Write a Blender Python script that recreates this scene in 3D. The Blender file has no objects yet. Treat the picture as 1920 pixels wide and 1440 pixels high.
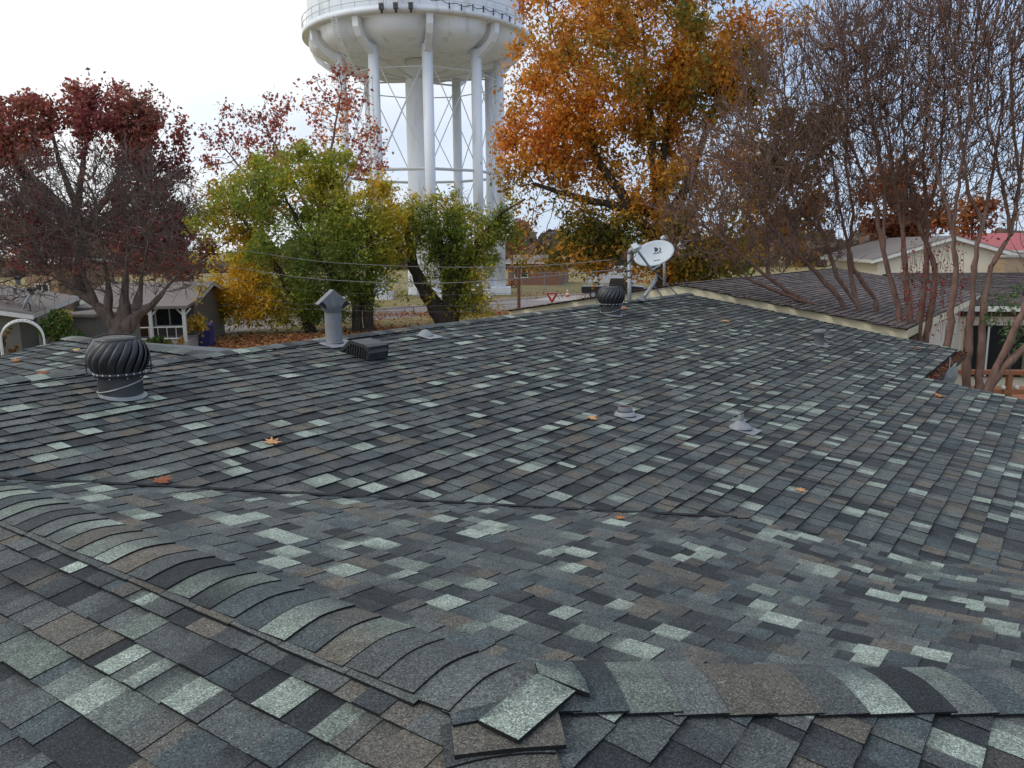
import bpy, math, random
import numpy as np
from mathutils import Vector
random.seed(7)
rng = np.random.default_rng(7)
D = bpy.data
SC = bpy.context.scene
COL = SC.collection
PI = math.pi
# ------------------------------------------------------------------ camera model
F_PX, PITCH, ROLL = 1491.4, math.radians(9.71), math.radians(0.543)
CAM_Z = 4.4
cF = np.array([0, math.cos(PITCH), -math.sin(PITCH)])
cU0 = np.array([0, math.sin(PITCH), math.cos(PITCH)])
cR0 = np.array([1.0, 0, 0])
cR = cR0*math.cos(ROLL) - cU0*math.sin(ROLL)
cU = cR0*math.sin(ROLL) + cU0*math.cos(ROLL)
CAM = np.array([0, 0, CAM_Z])


def ray(px, py):
    return cF + cR*((px-960)/F_PX) + cU*((720-py)/F_PX)


def at(px, py, Y):
    """world point seen at photo pixel (px, py), Y metres ahead of the camera"""
    d = ray(px, py)
    return CAM + d*(Y/d[1])


def gnd(px, py, z=0.0):
    d = ray(px, py)
    return CAM + d*((z-CAM_Z)/d[2])


# house axes: e1 along the main ridge, e2 up the main slope (horizontal)
AZ = math.radians(35.656)
E1 = np.array([math.sin(AZ), math.cos(AZ), 0])
E2 = np.array([-math.cos(AZ), math.sin(AZ), 0])
T = 1/6


def W(e1, e2, z):
    p = E1*e1 + E2*e2
    return (p[0], p[1], z)


def onplane(px, py, z0, g1, g2):
    """hit of the ray with the plane z = z0 + g1*e1 + g2*e2 ; returns e1, e2, z"""
    d = ray(px, py)
    g = E1*g1 + E2*g2
    s = (z0 - CAM_Z)/(d[2] - g@d)
    p = CAM + d*s
    return p@E1, p@E2, p[2]


# ------------------------------------------------------------------ materials
def nodes_of(name):
    m = D.materials.new(name)
    m.use_nodes = True
    nt = m.node_tree
    return m, nt, nt.nodes['Principled BSDF']


def mat(name, col, rough=0.7, metal=0.0, var=0.25, scale=6.0, bump=0.0, stretch=None, spec=0.5, detail=6, dirt=None):
    m, nt, b = nodes_of(name)
    N, L = nt.nodes, nt.links
    tc = N.new('ShaderNodeTexCoord')
    src = tc.outputs['Object']
    if stretch:
        mp = N.new('ShaderNodeMapping')
        mp.inputs['Scale'].default_value = stretch
        L.new(src, mp.inputs[0])
        src = mp.outputs[0]
    nz = N.new('ShaderNodeTexNoise')
    nz.inputs['Scale'].default_value = scale
    nz.inputs['Detail'].default_value = detail
    nz.inputs['Roughness'].default_value = 0.65
    L.new(src, nz.inputs['Vector'])
    mr = N.new('ShaderNodeMapRange')
    mr.inputs['From Min'].default_value = 0.25
    mr.inputs['From Max'].default_value = 0.75
    mr.inputs['To Min'].default_value = 1-var
    mr.inputs['To Max'].default_value = 1+var
    L.new(nz.outputs['Fac'], mr.inputs['Value'])
    mx = N.new('ShaderNodeMix')
    mx.data_type = 'RGBA'
    mx.blend_type = 'MULTIPLY'
    mx.inputs['Factor'].default_value = 1
    mx.inputs['A'].default_value = (*col, 1)
    L.new(mr.outputs[0], mx.inputs['B'])
    out = mx.outputs['Result']
    if dirt:
        n2 = N.new('ShaderNodeTexNoise')
        n2.inputs['Scale'].default_value = dirt[1]
        n2.inputs['Detail'].default_value = 8
        L.new(src, n2.inputs['Vector'])
        r2 = N.new('ShaderNodeMapRange')
        r2.inputs['From Min'].default_value = dirt[2]
        r2.inputs['From Max'].default_value = dirt[2]+0.18
        r2.inputs['To Max'].default_value = dirt[3]
        L.new(n2.outputs['Fac'], r2.inputs['Value'])
        m2 = N.new('ShaderNodeMix')
        m2.data_type = 'RGBA'
        L.new(r2.outputs[0], m2.inputs['Factor'])
        L.new(out, m2.inputs['A'])
        m2.inputs['B'].default_value = (*dirt[0], 1)
        out = m2.outputs['Result']
    L.new(out, b.inputs['Base Color'])
    b.inputs['Roughness'].default_value = rough
    b.inputs['Metallic'].default_value = metal
    b.inputs['Specular IOR Level'].default_value = spec
    if bump:
        bp = N.new('ShaderNodeBump')
        bp.inputs['Strength'].default_value = bump
        bp.inputs['Distance'].default_value = 0.02
        L.new(nz.outputs['Fac'], bp.inputs['Height'])
        L.new(bp.outputs[0], b.inputs['Normal'])
    return m


def mat_attr(name, rough=0.8, trans=0.0, speckle=None, spec=0.3, var=0.0, vscale=3.0):
    """colour from the mesh's own 'Col' attribute, optionally broken by mineral granules"""
    m, nt, b = nodes_of(name)
    N, L = nt.nodes, nt.links
    a = N.new('ShaderNodeAttribute')
    a.attribute_name = 'Col'
    out = a.outputs['Color']
    if speckle:
        tc = N.new('ShaderNodeTexCoord')
        vo = N.new('ShaderNodeTexVoronoi')
        vo.inputs['Scale'].default_value = speckle
        L.new(tc.outputs['Object'], vo.inputs['Vector'])
        sp = N.new('ShaderNodeSeparateColor')
        L.new(vo.outputs['Color'], sp.inputs[0])
        cr = N.new('ShaderNodeValToRGB')
        cr.color_ramp.elements[0].color = (0.34, 0.34, 0.36, 1)
        cr.color_ramp.elements[1].color = (1.8, 1.84, 1.84, 1)
        e = cr.color_ramp.elements.new(0.55)
        e.color = (0.88, 0.88, 0.88, 1)
        e = cr.color_ramp.elements.new(0.86)
        e.color = (1.15, 1.15, 1.15, 1)
        L.new(sp.outputs[0], cr.inputs[0])
        mx = N.new('ShaderNodeMix')
        mx.data_type = 'RGBA'
        mx.blend_type = 'MULTIPLY'
        mx.inputs['Factor'].default_value = 1
        L.new(out, mx.inputs['A'])
        L.new(cr.outputs[0], mx.inputs['B'])
        nz = N.new('ShaderNodeTexNoise')
        nz.inputs['Scale'].default_value = 13
        nz.inputs['Detail'].default_value = 7
        L.new(tc.outputs['Object'], nz.inputs['Vector'])
        mr = N.new('ShaderNodeMapRange')
        mr.inputs['From Min'].default_value = 0.3
        mr.inputs['From Max'].default_value = 0.7
        mr.inputs['To Min'].default_value = 0.84
        mr.inputs['To Max'].default_value = 1.16
        L.new(nz.outputs['Fac'], mr.inputs['Value'])
        m3 = N.new('ShaderNodeMix')
        m3.data_type = 'RGBA'
        m3.blend_type = 'MULTIPLY'
        m3.inputs['Factor'].default_value = 1
        L.new(mx.outputs['Result'], m3.inputs['A'])
        L.new(mr.outputs[0], m3.inputs['B'])
        out = m3.outputs['Result']
        bp = N.new('ShaderNodeBump')
        bp.inputs['Strength'].default_value = 0.5
        bp.inputs['Distance'].default_value = 0.0015
        L.new(vo.outputs['Distance'], bp.inputs['Height'])
        L.new(bp.outputs[0], b.inputs['Normal'])
    L.new(out, b.inputs['Base Color'])
    b.inputs['Roughness'].default_value = rough
    b.inputs['Specular IOR Level'].default_value = spec
    if trans:
        tl = N.new('ShaderNodeBsdfTranslucent')
        L.new(out, tl.inputs['Color'])
        ms = N.new('ShaderNodeMixShader')
        ms.inputs[0].default_value = trans
        L.new(b.outputs[0], ms.inputs[1])
        L.new(tl.outputs[0], ms.inputs[2])
        L.new(ms.outputs[0], N['Material Output'].inputs[0])
    return m


# ------------------------------------------------------------------ mesh builder
class MB:
    def __init__(s):
        s.v, s.f, s.c = [], [], None

    def add(s, verts, faces):
        o = len(s.v)
        s.v += [tuple(map(float, v)) for v in verts]
        s.f += [tuple(o+i for i in f) for f in faces]

    def quad(s, a, b, c, d):
        s.add([a, b, c, d], [(0, 1, 2, 3)])

    def poly(s, pts):
        s.add(pts, [tuple(range(len(pts)))])

    def box(s, c, size, rz=0.0, ax=None):
        hx, hy, hz = size[0]/2, size[1]/2, size[2]/2
        if ax is None:
            ax = (np.array([math.cos(rz), math.sin(rz), 0]), np.array([-math.sin(rz), math.cos(rz), 0]), np.array([0, 0, 1.0]))
        c = np.array(c, float)
        vs = [c + ax[0]*(sx*hx) + ax[1]*(sy*hy) + ax[2]*(sz*hz) for sz in (-1, 1) for sx, sy in ((-1, -1), (1, -1), (1, 1), (-1, 1))]
        s.add(vs, [(3, 2, 1, 0), (4, 5, 6, 7), (0, 1, 5, 4), (1, 2, 6, 5), (2, 3, 7, 6), (3, 0, 4, 7)])

    def prism(s, outline, vec):
        """closed outline (3-D points) swept along vec"""
        n = len(outline)
        vec = np.array(vec, float)
        o = [np.array(p, float) for p in outline]
        s.add(o + [p+vec for p in o], [tuple(range(n-1, -1, -1)), tuple(range(n, 2*n))] + [(i, (i+1) % n, (i+1) % n+n, i+n) for i in range(n)])

    def tube(s, pts, r, n=8, cap=True):
        pts = [np.array(p, float) for p in pts]
        rs = r if isinstance(r, (list, tuple)) else [r]*len(pts)
        rings = []
        up = np.array([0.13, 0.29, 0.95])
        for i, p in enumerate(pts):
            d = pts[min(i+1, len(pts)-1)] - pts[max(i-1, 0)]
            d = d/(np.linalg.norm(d)+1e-9)
            a = np.cross(d, up)
            if np.linalg.norm(a) < 1e-3:
                a = np.cross(d, np.array([1.0, 0, 0]))
            a /= np.linalg.norm(a)
            b = np.cross(d, a)
            rings.append([p + (a*math.cos(2*PI*k/n) + b*math.sin(2*PI*k/n))*rs[i] for k in range(n)])
        vs = [q for ring in rings for q in ring]
        fs = [(i*n+k, i*n+(k+1) % n, (i+1)*n+(k+1) % n, (i+1)*n+k) for i in range(len(pts)-1) for k in range(n)]
        if cap:
            fs += [tuple(range(n-1, -1, -1)), tuple((len(pts)-1)*n+k for k in range(n))]
        s.add(vs, fs)

    def lathe(s, prof, n=32, o=(0, 0, 0), cap=False):
        o = np.array(o, float)
        vs = [o + np.array([r*math.cos(2*PI*k/n), r*math.sin(2*PI*k/n), z]) for r, z in prof for k in range(n)]
        fs = [(i*n+k, i*n+(k+1) % n, (i+1)*n+(k+1) % n, (i+1)*n+k) for i in range(len(prof)-1) for k in range(n)]
        if cap:
            fs += [tuple(range(n-1, -1, -1)), tuple((len(prof)-1)*n+k for k in range(n))]
        s.add(vs, fs)

    def build(s, name, m, parent=None, world=True, smooth=False, extra=None):
        if extra:                                     # a second material on the same part
            n1 = len(s.f)
            s.add(extra[0].v, extra[0].f)
        o = link_mesh(name, np.array(s.v, float), s.f, m, parent, world, smooth)
        if extra:
            o.data.materials.append(extra[1])
            for p in o.data.polygons[n1:]: p.material_index = 1
        return o


def wloc(o):
    p = np.array(o.location, float)
    while o.parent:
        o = o.parent
        p = p + np.array(o.location, float)
    return p


def link_mesh(name, v, f, m, parent=None, world=True, smooth=False, cols=None, percorner=False):
    me = D.meshes.new(name)
    if isinstance(f, np.ndarray):
        k = f.shape[1]
        me.vertices.add(len(v))
        me.vertices.foreach_set('co', v.astype(np.float32).ravel())
        me.loops.add(f.size)
        me.loops.foreach_set('vertex_index', f.astype(np.int32).ravel())
        me.polygons.add(len(f))
        me.polygons.foreach_set('loop_start', np.arange(0, f.size, k, dtype=np.int32))
        me.update(calc_edges=True)
    else:
        me.from_pydata([tuple(p) for p in v], [], f)
    if cols is not None:
        ca = me.color_attributes.new('Col', 'FLOAT_COLOR', 'CORNER')
        if percorner:
            c = np.asarray(cols, np.float32)
        else:
            lt = np.zeros(len(me.polygons), np.int32)
            me.polygons.foreach_get('loop_total', lt)
            c = np.repeat(np.asarray(cols, np.float32), lt, axis=0)
        c = np.hstack([c, np.ones((len(c), 1), np.float32)])
        ca.data.foreach_set('color', c.ravel())
    if smooth:
        me.polygons.foreach_set('use_smooth', [True]*len(me.polygons))
    me.validate()
    me.materials.append(m)
    o = D.objects.new(name, me)
    COL.objects.link(o)
    if parent is not None:
        o.parent = parent
        if world:
            o.location = -wloc(parent)
    return o


def tag(o, label=None, cat=None, group=None, kind=None):
    if label: o['label'] = label
    if cat: o['category'] = cat
    if group: o['group'] = group
    if kind: o['kind'] = kind
    return o


def thing(name, label, cat, loc, rz=0.0, group=None):
    o = D.objects.new(name, None)
    COL.objects.link(o)
    o.empty_display_size = 0.1
    o.location = tuple(map(float, loc))
    o.rotation_euler = (0, 0, rz)
    return tag(o, label, cat, group)


def dup(root, loc, rz=None, label=None):
    r = root.copy()
    COL.objects.link(r)
    r.location = tuple(map(float, loc))
    if rz is not None:
        r.rotation_euler = (0, 0, rz)
    if label: r['label'] = label

    def rec(src, dst):
        for ch in list(src.children):
            c = ch.copy()
            COL.objects.link(c)
            c.parent = dst
            for k in ('category', 'group'):
                if k in c: del c[k]
            rec(ch, c)
    rec(root, r)
    return r


def flat_text(s, size, o, right, up, depth=0.004, bold=0.0, shear=0.0):
    """letters as an extruded mesh lying on the plane (o; right, up)"""
    cu = D.curves.new('lettering', 'FONT')
    cu.body = s
    cu.size = size
    cu.extrude = depth
    cu.offset = bold
    cu.shear = shear
    cu.align_x = 'CENTER'
    cu.align_y = 'CENTER'
    ob = D.objects.new('lettering', cu)
    COL.objects.link(ob)
    dg = bpy.context.evaluated_depsgraph_get()
    me = ob.evaluated_get(dg).to_mesh()
    right, up = np.array(right, float), np.array(up, float)
    nrm = np.cross(right, up)
    mb = MB()
    mb.add([np.array(o) + right*v.co.x + up*v.co.y + nrm*v.co.z for v in me.vertices], [tuple(p.vertices) for p in me.polygons])
    D.objects.remove(ob)
    D.curves.remove(cu)
    return mb


def noise3(p, s, seed=0):
    """cheap smooth 3-D value field for clumping, about -1..1"""
    r = np.random.default_rng(seed)
    out = np.zeros(len(p))
    for k in range(5):
        w = r.normal(size=3)
        w = w/np.linalg.norm(w)*s*(0.7+0.45*k)
        out += np.sin(p@w + r.uniform(0, 6.28))/(1+0.35*k)
    return out/2.2
# ------------------------------------------------------------------ the shingled house under the camera
M = {}
M['shingle'] = mat_attr('asphalt_shingle', rough=0.9, speckle=250, spec=0.35)
M['metal_black'] = mat('black_painted_metal', (0.022, 0.023, 0.026), 0.38, 0.0, 0.3, 9, spec=0.6, dirt=((0.07, 0.07, 0.07), 3, 0.5, 0.35))
M['metal_dark'] = mat('dark_grey_painted_metal', (0.045, 0.047, 0.05), 0.5, 0.0, 0.25, 9, dirt=((0.09, 0.09, 0.09), 4, 0.52, 0.4))
M['metal_grey'] = mat('grey_painted_metal', (0.15, 0.155, 0.165), 0.5, 0.0, 0.2, 7, dirt=((0.09, 0.09, 0.09), 5, 0.55, 0.5))
M['galv'] = mat('weathered_galvanized_steel', (0.33, 0.34, 0.35), 0.45, 0.45, 0.3, 14)
M['lead'] = mat('grey_flashing', (0.25, 0.26, 0.275), 0.55, 0.1, 0.2, 12)
M['screw'] = mat('bright_screw', (0.7, 0.7, 0.7), 0.35, 0.5, 0.1)
M['void_shade'] = mat('opening_shade', (0.01, 0.01, 0.011), 0.9, 0, 0.1)  # near-black colour stands in for the shade inside openings
M['cream'] = mat('cream_paint', (0.74, 0.67, 0.47), 0.55, 0, 0.07, 3, dirt=((0.5, 0.45, 0.32), 2.2, 0.58, 0.5))
M['brown_wood'] = mat('brown_painted_wood', (0.055, 0.036, 0.028), 0.6, 0, 0.3, 8)
M['rust'] = mat('rusty_iron', (0.16, 0.06, 0.035), 0.85, 0, 0.4, 30)

PAL = [np.array(c)*np.array((1.03, 1.05, .99)) for c in ((.100, .107, .110), (.122, .129, .130), (.056, .061, .067), (.035, .039, .044), (.077, .094, .103), (.122, .110, .098), (.140, .121, .104), (.300, .340, .306), (.168, .193, .174))]
PW = np.array([.22, .13, .16, .12, .12, .095, .035, .098, .022])
PW = PW/PW.sum()
DARK = np.array([.010, .011, .012])


def clip_poly(poly, hp):
    """poly of (a, s); hp (na, ns, c): keep na*a + ns*s >= c"""
    na, ns, c = hp
    out = []
    for i in range(len(poly)):
        p, q = poly[i], poly[(i+1) % len(poly)]
        dp, dq = na*p[0]+ns*p[1]-c, na*q[0]+ns*q[1]-c
        if dp >= 0: out.append(p)
        if (dp >= 0) != (dq >= 0):
            t = dp/(dp-dq)
            out.append((p[0]+(q[0]-p[0])*t, p[1]+(q[1]-p[1])*t))
    return out


def shingles(name, parent, conv, a_rng, s_rng, clips, breaks=(), pal=PAL, pw=PW, material=None, expo=0.141, seed=1, butt=0.0088, edge_lift=0.0, tabw=(0.06, 0.16), contrast=1.0):
    """real overlapping courses. conv(a, s) -> (x, y, z) of the bare deck; clips(a, s) -> half planes for a tab"""
    r = random.Random(seed)
    v, f, c = [], [], []
    s = s_rng[0]
    row = 0
    while s < s_rng[1]-0.01:
        amin, amax = a_rng(s) if callable(a_rng) else a_rng
        a = amin - r.random()*0.3
        seg_end, seg_ds, seg_h, ph = a, 0, 0, r.random()*6
        prev = 0
        tooth = 0
        colprev = pal[0]
        while a < amax:
            if a >= seg_end:                       # a new one-metre shingle
                seg_end = a + 1.0
                seg_ds, seg_h = r.uniform(-.004, .004), r.uniform(0, .004)
            w = r.uniform(*tabw)
            b = min(a+w, amax)
            for br in breaks:
                if a < br-1e-6 < b: b = br
            if prev == 7 and r.random() < 0.62: k = r.choice((2, 3, 3))
            else: k = r.choices(range(len(pal)), pw)[0]
            prev = k
            col = pal[k]*r.uniform(.86, 1.14)
            if r.random() < .2: col = col*.5 + colprev*.5 if k != 7 or r.random() < .3 else col*.8+colprev*.2
            tooth = 0.0045 if (k in (7, 8) or (tooth == 0 and r.random() < .75)) else 0.0
            if k == 3: tooth = 0.0
            s0, s1 = s + seg_ds + .0025*math.sin(a*5+ph), s + expo*1.05
            quad = [(a, s0), (b, s0+.0015*math.sin(b*9)), (b, s1), (a, s1)]
            poly = quad
            for hp in clips((a+b)/2, s):
                poly = clip_poly(poly, hp)
                if len(poly) < 3: break
            if len(poly) >= 3:
                hb = butt + tooth + seg_h + .0022*math.sin(a*3.1+row*1.7)
                ht = .0015 + tooth*.6
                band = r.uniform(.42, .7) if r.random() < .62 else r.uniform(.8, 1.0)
                cl = col if r.random() < .75 else col*.5 + colprev*.5
                whole = len(poly) == 4 and poly == quad
                if not whole and edge_lift: hb, ht = .0065 + edge_lift, .006
                if whole:
                    mid = s + expo*r.uniform(.5, .75)
                    poly6 = [poly[0], poly[1], (b, mid), poly[2], poly[3], (a, mid)]
                else:
                    poly6 = poly
                o = len(v)
                n = len(poly6)
                cc = []
                for (pa, ps) in poly6:
                    x, y, z = conv(pa, ps)
                    t = min(1, max(0, (ps-s0)/(s1-s0)))
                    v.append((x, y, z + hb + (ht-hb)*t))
                    base = cl if abs(pa-a) < 1e-6 else col
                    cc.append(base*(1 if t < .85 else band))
                for (pa, ps) in poly6:
                    x, y, z = conv(pa, ps)
                    v.append((x, y, z-.006))
                if whole:
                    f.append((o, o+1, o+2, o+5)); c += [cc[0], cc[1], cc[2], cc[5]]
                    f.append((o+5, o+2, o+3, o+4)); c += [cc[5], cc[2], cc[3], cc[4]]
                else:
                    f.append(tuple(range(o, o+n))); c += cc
                for i in range(n):
                    j = (i+1) % n
                    if whole and i in (3,): continue
                    f.append((o+i, o+n+i, o+n+j, o+j)); c += [DARK]*4
            colprev = col
            a = b
        s += expo
        row += 1
    return link_mesh(name, np.array(v), f, material or M['shingle'], parent, True, False, np.array(c), True)


# ---- the roof surfaces, in (e1, e2)
VE1, VE2, VZ = 1.705, 1.33, CAM_Z - 1.2673          # junction of the three hips in the foreground
RIDGE2 = 6.82
PZ = CAM_Z - 2.13
ZR = PZ + T*RIDGE2


def und(a, b):
    return .004*math.sin(1.1*a+.4)*math.sin(.8*b+1) + .003*math.sin(.55*a-1.3*b) + .002*math.sin(2.7*a+1.9*b)


def zP(a, b): return PZ + T*b + und(a, b)


def zQ(a, b):
    w = .125*min(1, max(0, (1.75-b)/1.15))*min(1, max(0, (a+b-3.04)/2.6))
    return VZ - T*(a-VE1) - w + und(a, b)*.8


def zR(a, b): return VZ - T*(VE1-a) + und(a, b)*.7
def zS(a, b): return VZ - T*(VE2-b) + und(a, b)*.7


def zwing(a, b):
    """upper surface of the hipped front wing"""
    return min(zQ(a, b), zR(a, b), zS(a, b))


house = thing('house', 'low brown ranch house with the grey, brown and sage shingle roof filling the foreground', 'house', W(6, 4, 0))
L1 = RIDGE2 - RIDGE2 + 6.874                          # valley e1 + e2 = L1


def clipsP(a, s):
    if s < 1.66:
        # steeper lower end of the valley
        return [(1.42, .62, 1.42*(5.02 if s < 1.2 else 5.10) + .62*1.70)]
    if a < VE1:
        return [(-1, 1, 3.482)]
    return [(1, 1, L1)]


shingles('roof_slope', house, lambda a, s: W(a, s, zP(a, s)), lambda s: (-3.2, 15.9 if s > 1.66 else 12.3), (-1.95, RIDGE2-.02), clipsP, breaks=(VE1,), seed=3, edge_lift=.010)


def clipsQ(a, s):
    e1, e2 = -s, a
    cl = [(1, -1, VE1+VE2-.01)]                              # hip: e1 + e2 >= 2.94 -> a - s
    if e2 > 1.62: cl.append((-1, 1, -(L1+.04)))       # under the valley
    else: cl.append((-.62, 1.42, -(1.42*5.16+.62*1.70)))
    cl.append((0, -1, VE1-.005))
    return cl


shingles('roof_slope', house, lambda a, s: W(-s, a, zQ(-s, a)), (-1.9, 5.3), (-6.9, -VE1+.02), clipsQ, seed=5, butt=.008)
shingles('roof_slope', house, lambda a, s: W(s, a, zR(s, a)), (-3.0, 5.6), (-2.5, VE1-.02), lambda a, s: [(1, -1, VE2-VE1-.005), (-1, 1, -3.52)], seed=11, butt=.0062)
shingles('roof_slope', house, lambda a, s: W(a, s, zS(a, s)), (-2.3, 6.0), (-2.85, VE2-.02), lambda a, s: [(1, -1, VE1-VE2-.005), (-1, -1, -VE1-VE2-.01)], seed=14, butt=.0068)

# cross wing beyond the main ridge: ridge along e2 at e1 = WE1, far rake at e2 = WEND
WE1 = 4.55
d0 = ray(95, 634)
s0 = (ZR+.02-CAM_Z)/d0[2]
WEND = float((CAM+d0*s0)@E2)


def zW(a, b): return ZR - T*(WE1-a) + und(a, b)


shingles('roof_slope', house, lambda a, s: W(s, a, zW(s, a)), (RIDGE2, WEND), (-1.5, WE1-.02), lambda a, s: [(1, 1, RIDGE2+WE1)], seed=21)
mb = MB()                                            # slopes that face away: far side of the main roof and of the wing
mb.quad(W(WE1, RIDGE2, ZR), W(15.9, RIDGE2, ZR), W(15.9, 11.9, ZR-T*5.08), W(WE1, 11.9, ZR-T*5.08))
mb.quad(W(-3.2, RIDGE2, ZR-.004), W(WE1, RIDGE2, ZR-.004), W(WE1, 11.9, ZR-T*5.08), W(-3.2, 11.9, ZR-T*5.08))
mb.quad(W(WE1, RIDGE2, ZR+.004), W(WE1, WEND, ZR+.004), W(WE1+5, WEND, ZR-T*5), W(WE1+5, RIDGE2, ZR-T*5))
M['shingle_plain'] = mat('plain_grey_shingle', (.11, .12, .13), .9, 0, .5, 9)
mb.build('roof_slope', M['shingle_plain'], house)


def caps(name, o, dirv, side, half, height, n, step, butt_at_start, seed, lift=(.034, .021), cw=PW, nseg=9):
    """cap shingles bent over a ridge or hip. o (e1,e2) start, dirv unit (e1,e2), side unit (e1,e2), height(e1,e2)"""
    r = random.Random(seed)
    v, f, c = [], [], []
    offs = [-half, -half*.72, -half*.42, -half*.16, 0, half*.16, half*.42, half*.72, half]
    colprev = PAL[0]
    for k in range(n):
        t0, t1 = k*step, k*step + step*1.12
        if not butt_at_start: t0, t1 = k*step - step*.12, (k+1)*step
        idx = r.choices(range(len(PAL)), cw)[0]
        col = PAL[idx]*r.uniform(.88, 1.12)
        col2 = col if r.random() < .55 else PAL[r.choices(range(len(PAL)), cw)[0]]
        jit, skew = r.uniform(-.006, .006), r.uniform(-.005, .005)
        hl = r.uniform(-.002, .002)
        ws = half*r.uniform(.96, 1.05)/half
        o0 = len(v)
        m = len(offs)
        rows = []
        for (t, lf) in ((t0, lift[0] if butt_at_start else lift[1]), (t1, lift[1] if butt_at_start else lift[0])):
            for lo in (0, 1):
                for q in offs:
                    q2 = q*ws
                    a = o[0] + dirv[0]*(t+jit+skew*q/half) + side[0]*q2
                    b = o[1] + dirv[1]*(t+jit+skew*q/half) + side[1]*q2
                    # rounded over the crest
                    z = height(a, b) - max(0, .045-abs(q2))*.11 + lf + hl
                    if abs(q) > half*.9: z -= .002
                    x, y, zz = W(a, b, z)
                    v.append((x, y, zz - (.006 if lo else 0)))
        for i in range(m-1):
            f.append((o0+i, o0+i+1, o0+2*m+i+1, o0+2*m+i))
            u = i/(m-1)
            ca, cb = col*(1-u)+col2*u, col*(1-u-1/(m-1))+col2*(u+1/(m-1))
            c += [ca, cb, cb*.92, ca*.92]
            f.append((o0+i, o0+m+i, o0+m+i+1, o0+i+1)); c += [DARK]*4
            f.append((o0+2*m+i, o0+2*m+i+1, o0+3*m+i+1, o0+3*m+i)); c += [DARK]*4
        for i in (0, m-1):
            f.append((o0+i, o0+2*m+i, o0+3*m+i, o0+m+i)); c += [DARK]*4
        colprev = col
    return link_mesh(name, np.array(v), f, M['shingle'], house, True, False, np.array(c), True)


CW = np.array([.17, .13, .13, .07, .08, .10, .10, .20, .12])
caps('ridge_cap', (VE1, VE2-.135), (0, 1), (1, 0), .155, zwing, 28, .141, True, 8, lift=(.026, .0195), cw=CW)
q = 1/math.sqrt(2)
caps('hip_cap', (VE1+.07, VE2-.07), (q, -q), (q, q), .15, zwing, 26, .15, False, 31, lift=(.028, .020), cw=[.3, .22, .1, .07, .1, .07, .03, .03, .03])
caps('hip_cap', (VE1-.12, VE2-.12), (-q, -q), (q, -q), .15, zwing, 18, .15, False, 44, lift=(.030, .020), cw=[.2, .2, .05, 0, .02, .3, .2, 0, .1])


def zmain(a, b): return ZR - T*abs(b-RIDGE2) + .003*math.sin(a*1.2) + und(a, RIDGE2)


def zwr(a, b): return ZR - T*abs(a-WE1) + und(WE1, b)


caps('ridge_cap', (15.9, RIDGE2), (-1, 0), (0, 1), .14, zmain, 130, .147, True, 12, lift=(.028, .021))
caps('ridge_cap', (WE1, WEND), (0, -1), (1, 0), .14, zwr, int((WEND-RIDGE2)/.147), .147, True, 15, lift=(.028, .021))

# strip left showing below the ridge caps on the near slope, broken every foot
r_ = random.Random(5)
v, f, c = [], [], []
t = .12
while t < 3.9:
    ln = r_.uniform(.2, .34)
    col = PAL[r_.choice((0, 1, 5, 5, 0, 1))]*r_.uniform(.8, 1.05)
    o = len(v)
    for (tt, w0) in ((t, 0), (t+ln-.004, r_.uniform(-.004, .004))):
        for (q0, h) in ((-.140, .0175), (-.180+w0, .0165), (-.180+w0, .004)):
            v.append(W(VE1+q0, VE2+tt, zR(VE1+q0, VE2+tt)+h))
    f += [(o, o+1, o+4, o+3), (o+1, o+2, o+5, o+4), (o, o+2, o+1), (o+3, o+4, o+5)]
    c += [col]*4 + [DARK]*4 + [DARK]*6
    t += ln
link_mesh('cap_strip', np.array(v), f, M['shingle'], house, True, False, np.array(c), True)


# loose cap pieces cut and laid flat where the hips meet
def flat_piece(pix, lift, col, col2=None, name='junction_cap', sub=6):
    pts = []
    for (px, py) in pix:
        d = ray(px, py)
        s = 1.5
        for _ in range(60):
            p = CAM + d*s
            e1, e2 = p@E1, p@E2
            s += ((zwing(e1, e2)+lift) - p[2])/d[2]*.8
        pts.append((p@E1, p@E2))
    v, f, c = [], [], []
    n = len(pts)
    cen = np.mean(pts, axis=0)
    for (a, b) in pts: v.append(W(a, b, zwing(a, b)+lift))
    v.append(W(cen[0], cen[1], zwing(*cen)+lift-.004))
    for (a, b) in pts: v.append(W(a, b, zwing(a, b)+lift-.013))
    for i in range(n):
        j = (i+1) % n
        f.append((i, j, n)); c += [PAL[col]*1.0 if i < n/2 else PAL[col2 if col2 is not None else col]]*2 + [PAL[col]]
        f.append((i, n+1+i, n+1+j, j)); c += [DARK]*4
    return link_mesh(name, np.array(v), f, M['shingle'], house, True, False, np.array(c), True)


flat_piece([(846, 1360), (852, 1416), (946, 1404), (1062, 1396), (1046, 1330), (950, 1322)], .040, 5, 5)
flat_piece([(844, 1338), (849, 1359), (953, 1339), (946, 1312)], .048, 4, 2)
flat_piece([(897, 1350), (972, 1387), (1079, 1295), (1008, 1262)], .058, 7, 8)
flat_piece([(1003, 1240), (1010, 1262), (1084, 1292), (1106, 1300), (1096, 1272), (1072, 1240)], .046, 8, 4)

# cut edge of the main slope along the valley
v, f, c = [], [], []
rv = random.Random(6)
a = VE1 + .06
while a < 5.16:
    o = len(v)
    j = rv.uniform(-.003, .003)
    for off, h in ((.020, .0175), (-.006+j, .0165), (-.008+j, -.012)):
        p1, p2 = a + off*.707, L1 - a + off*.707
        v.append(W(p1, p2, zP(p1, p2) + h))
    if o:
        f += [(o-3, o, o+1, o-2), (o-2, o+1, o+2, o-1)]
        c += [DARK*2.2]*4 + [DARK]*4
    a += .09
link_mesh('valley_edge', np.array(v), f, M['shingle'], house, True, False, np.array(c), True)

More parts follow.
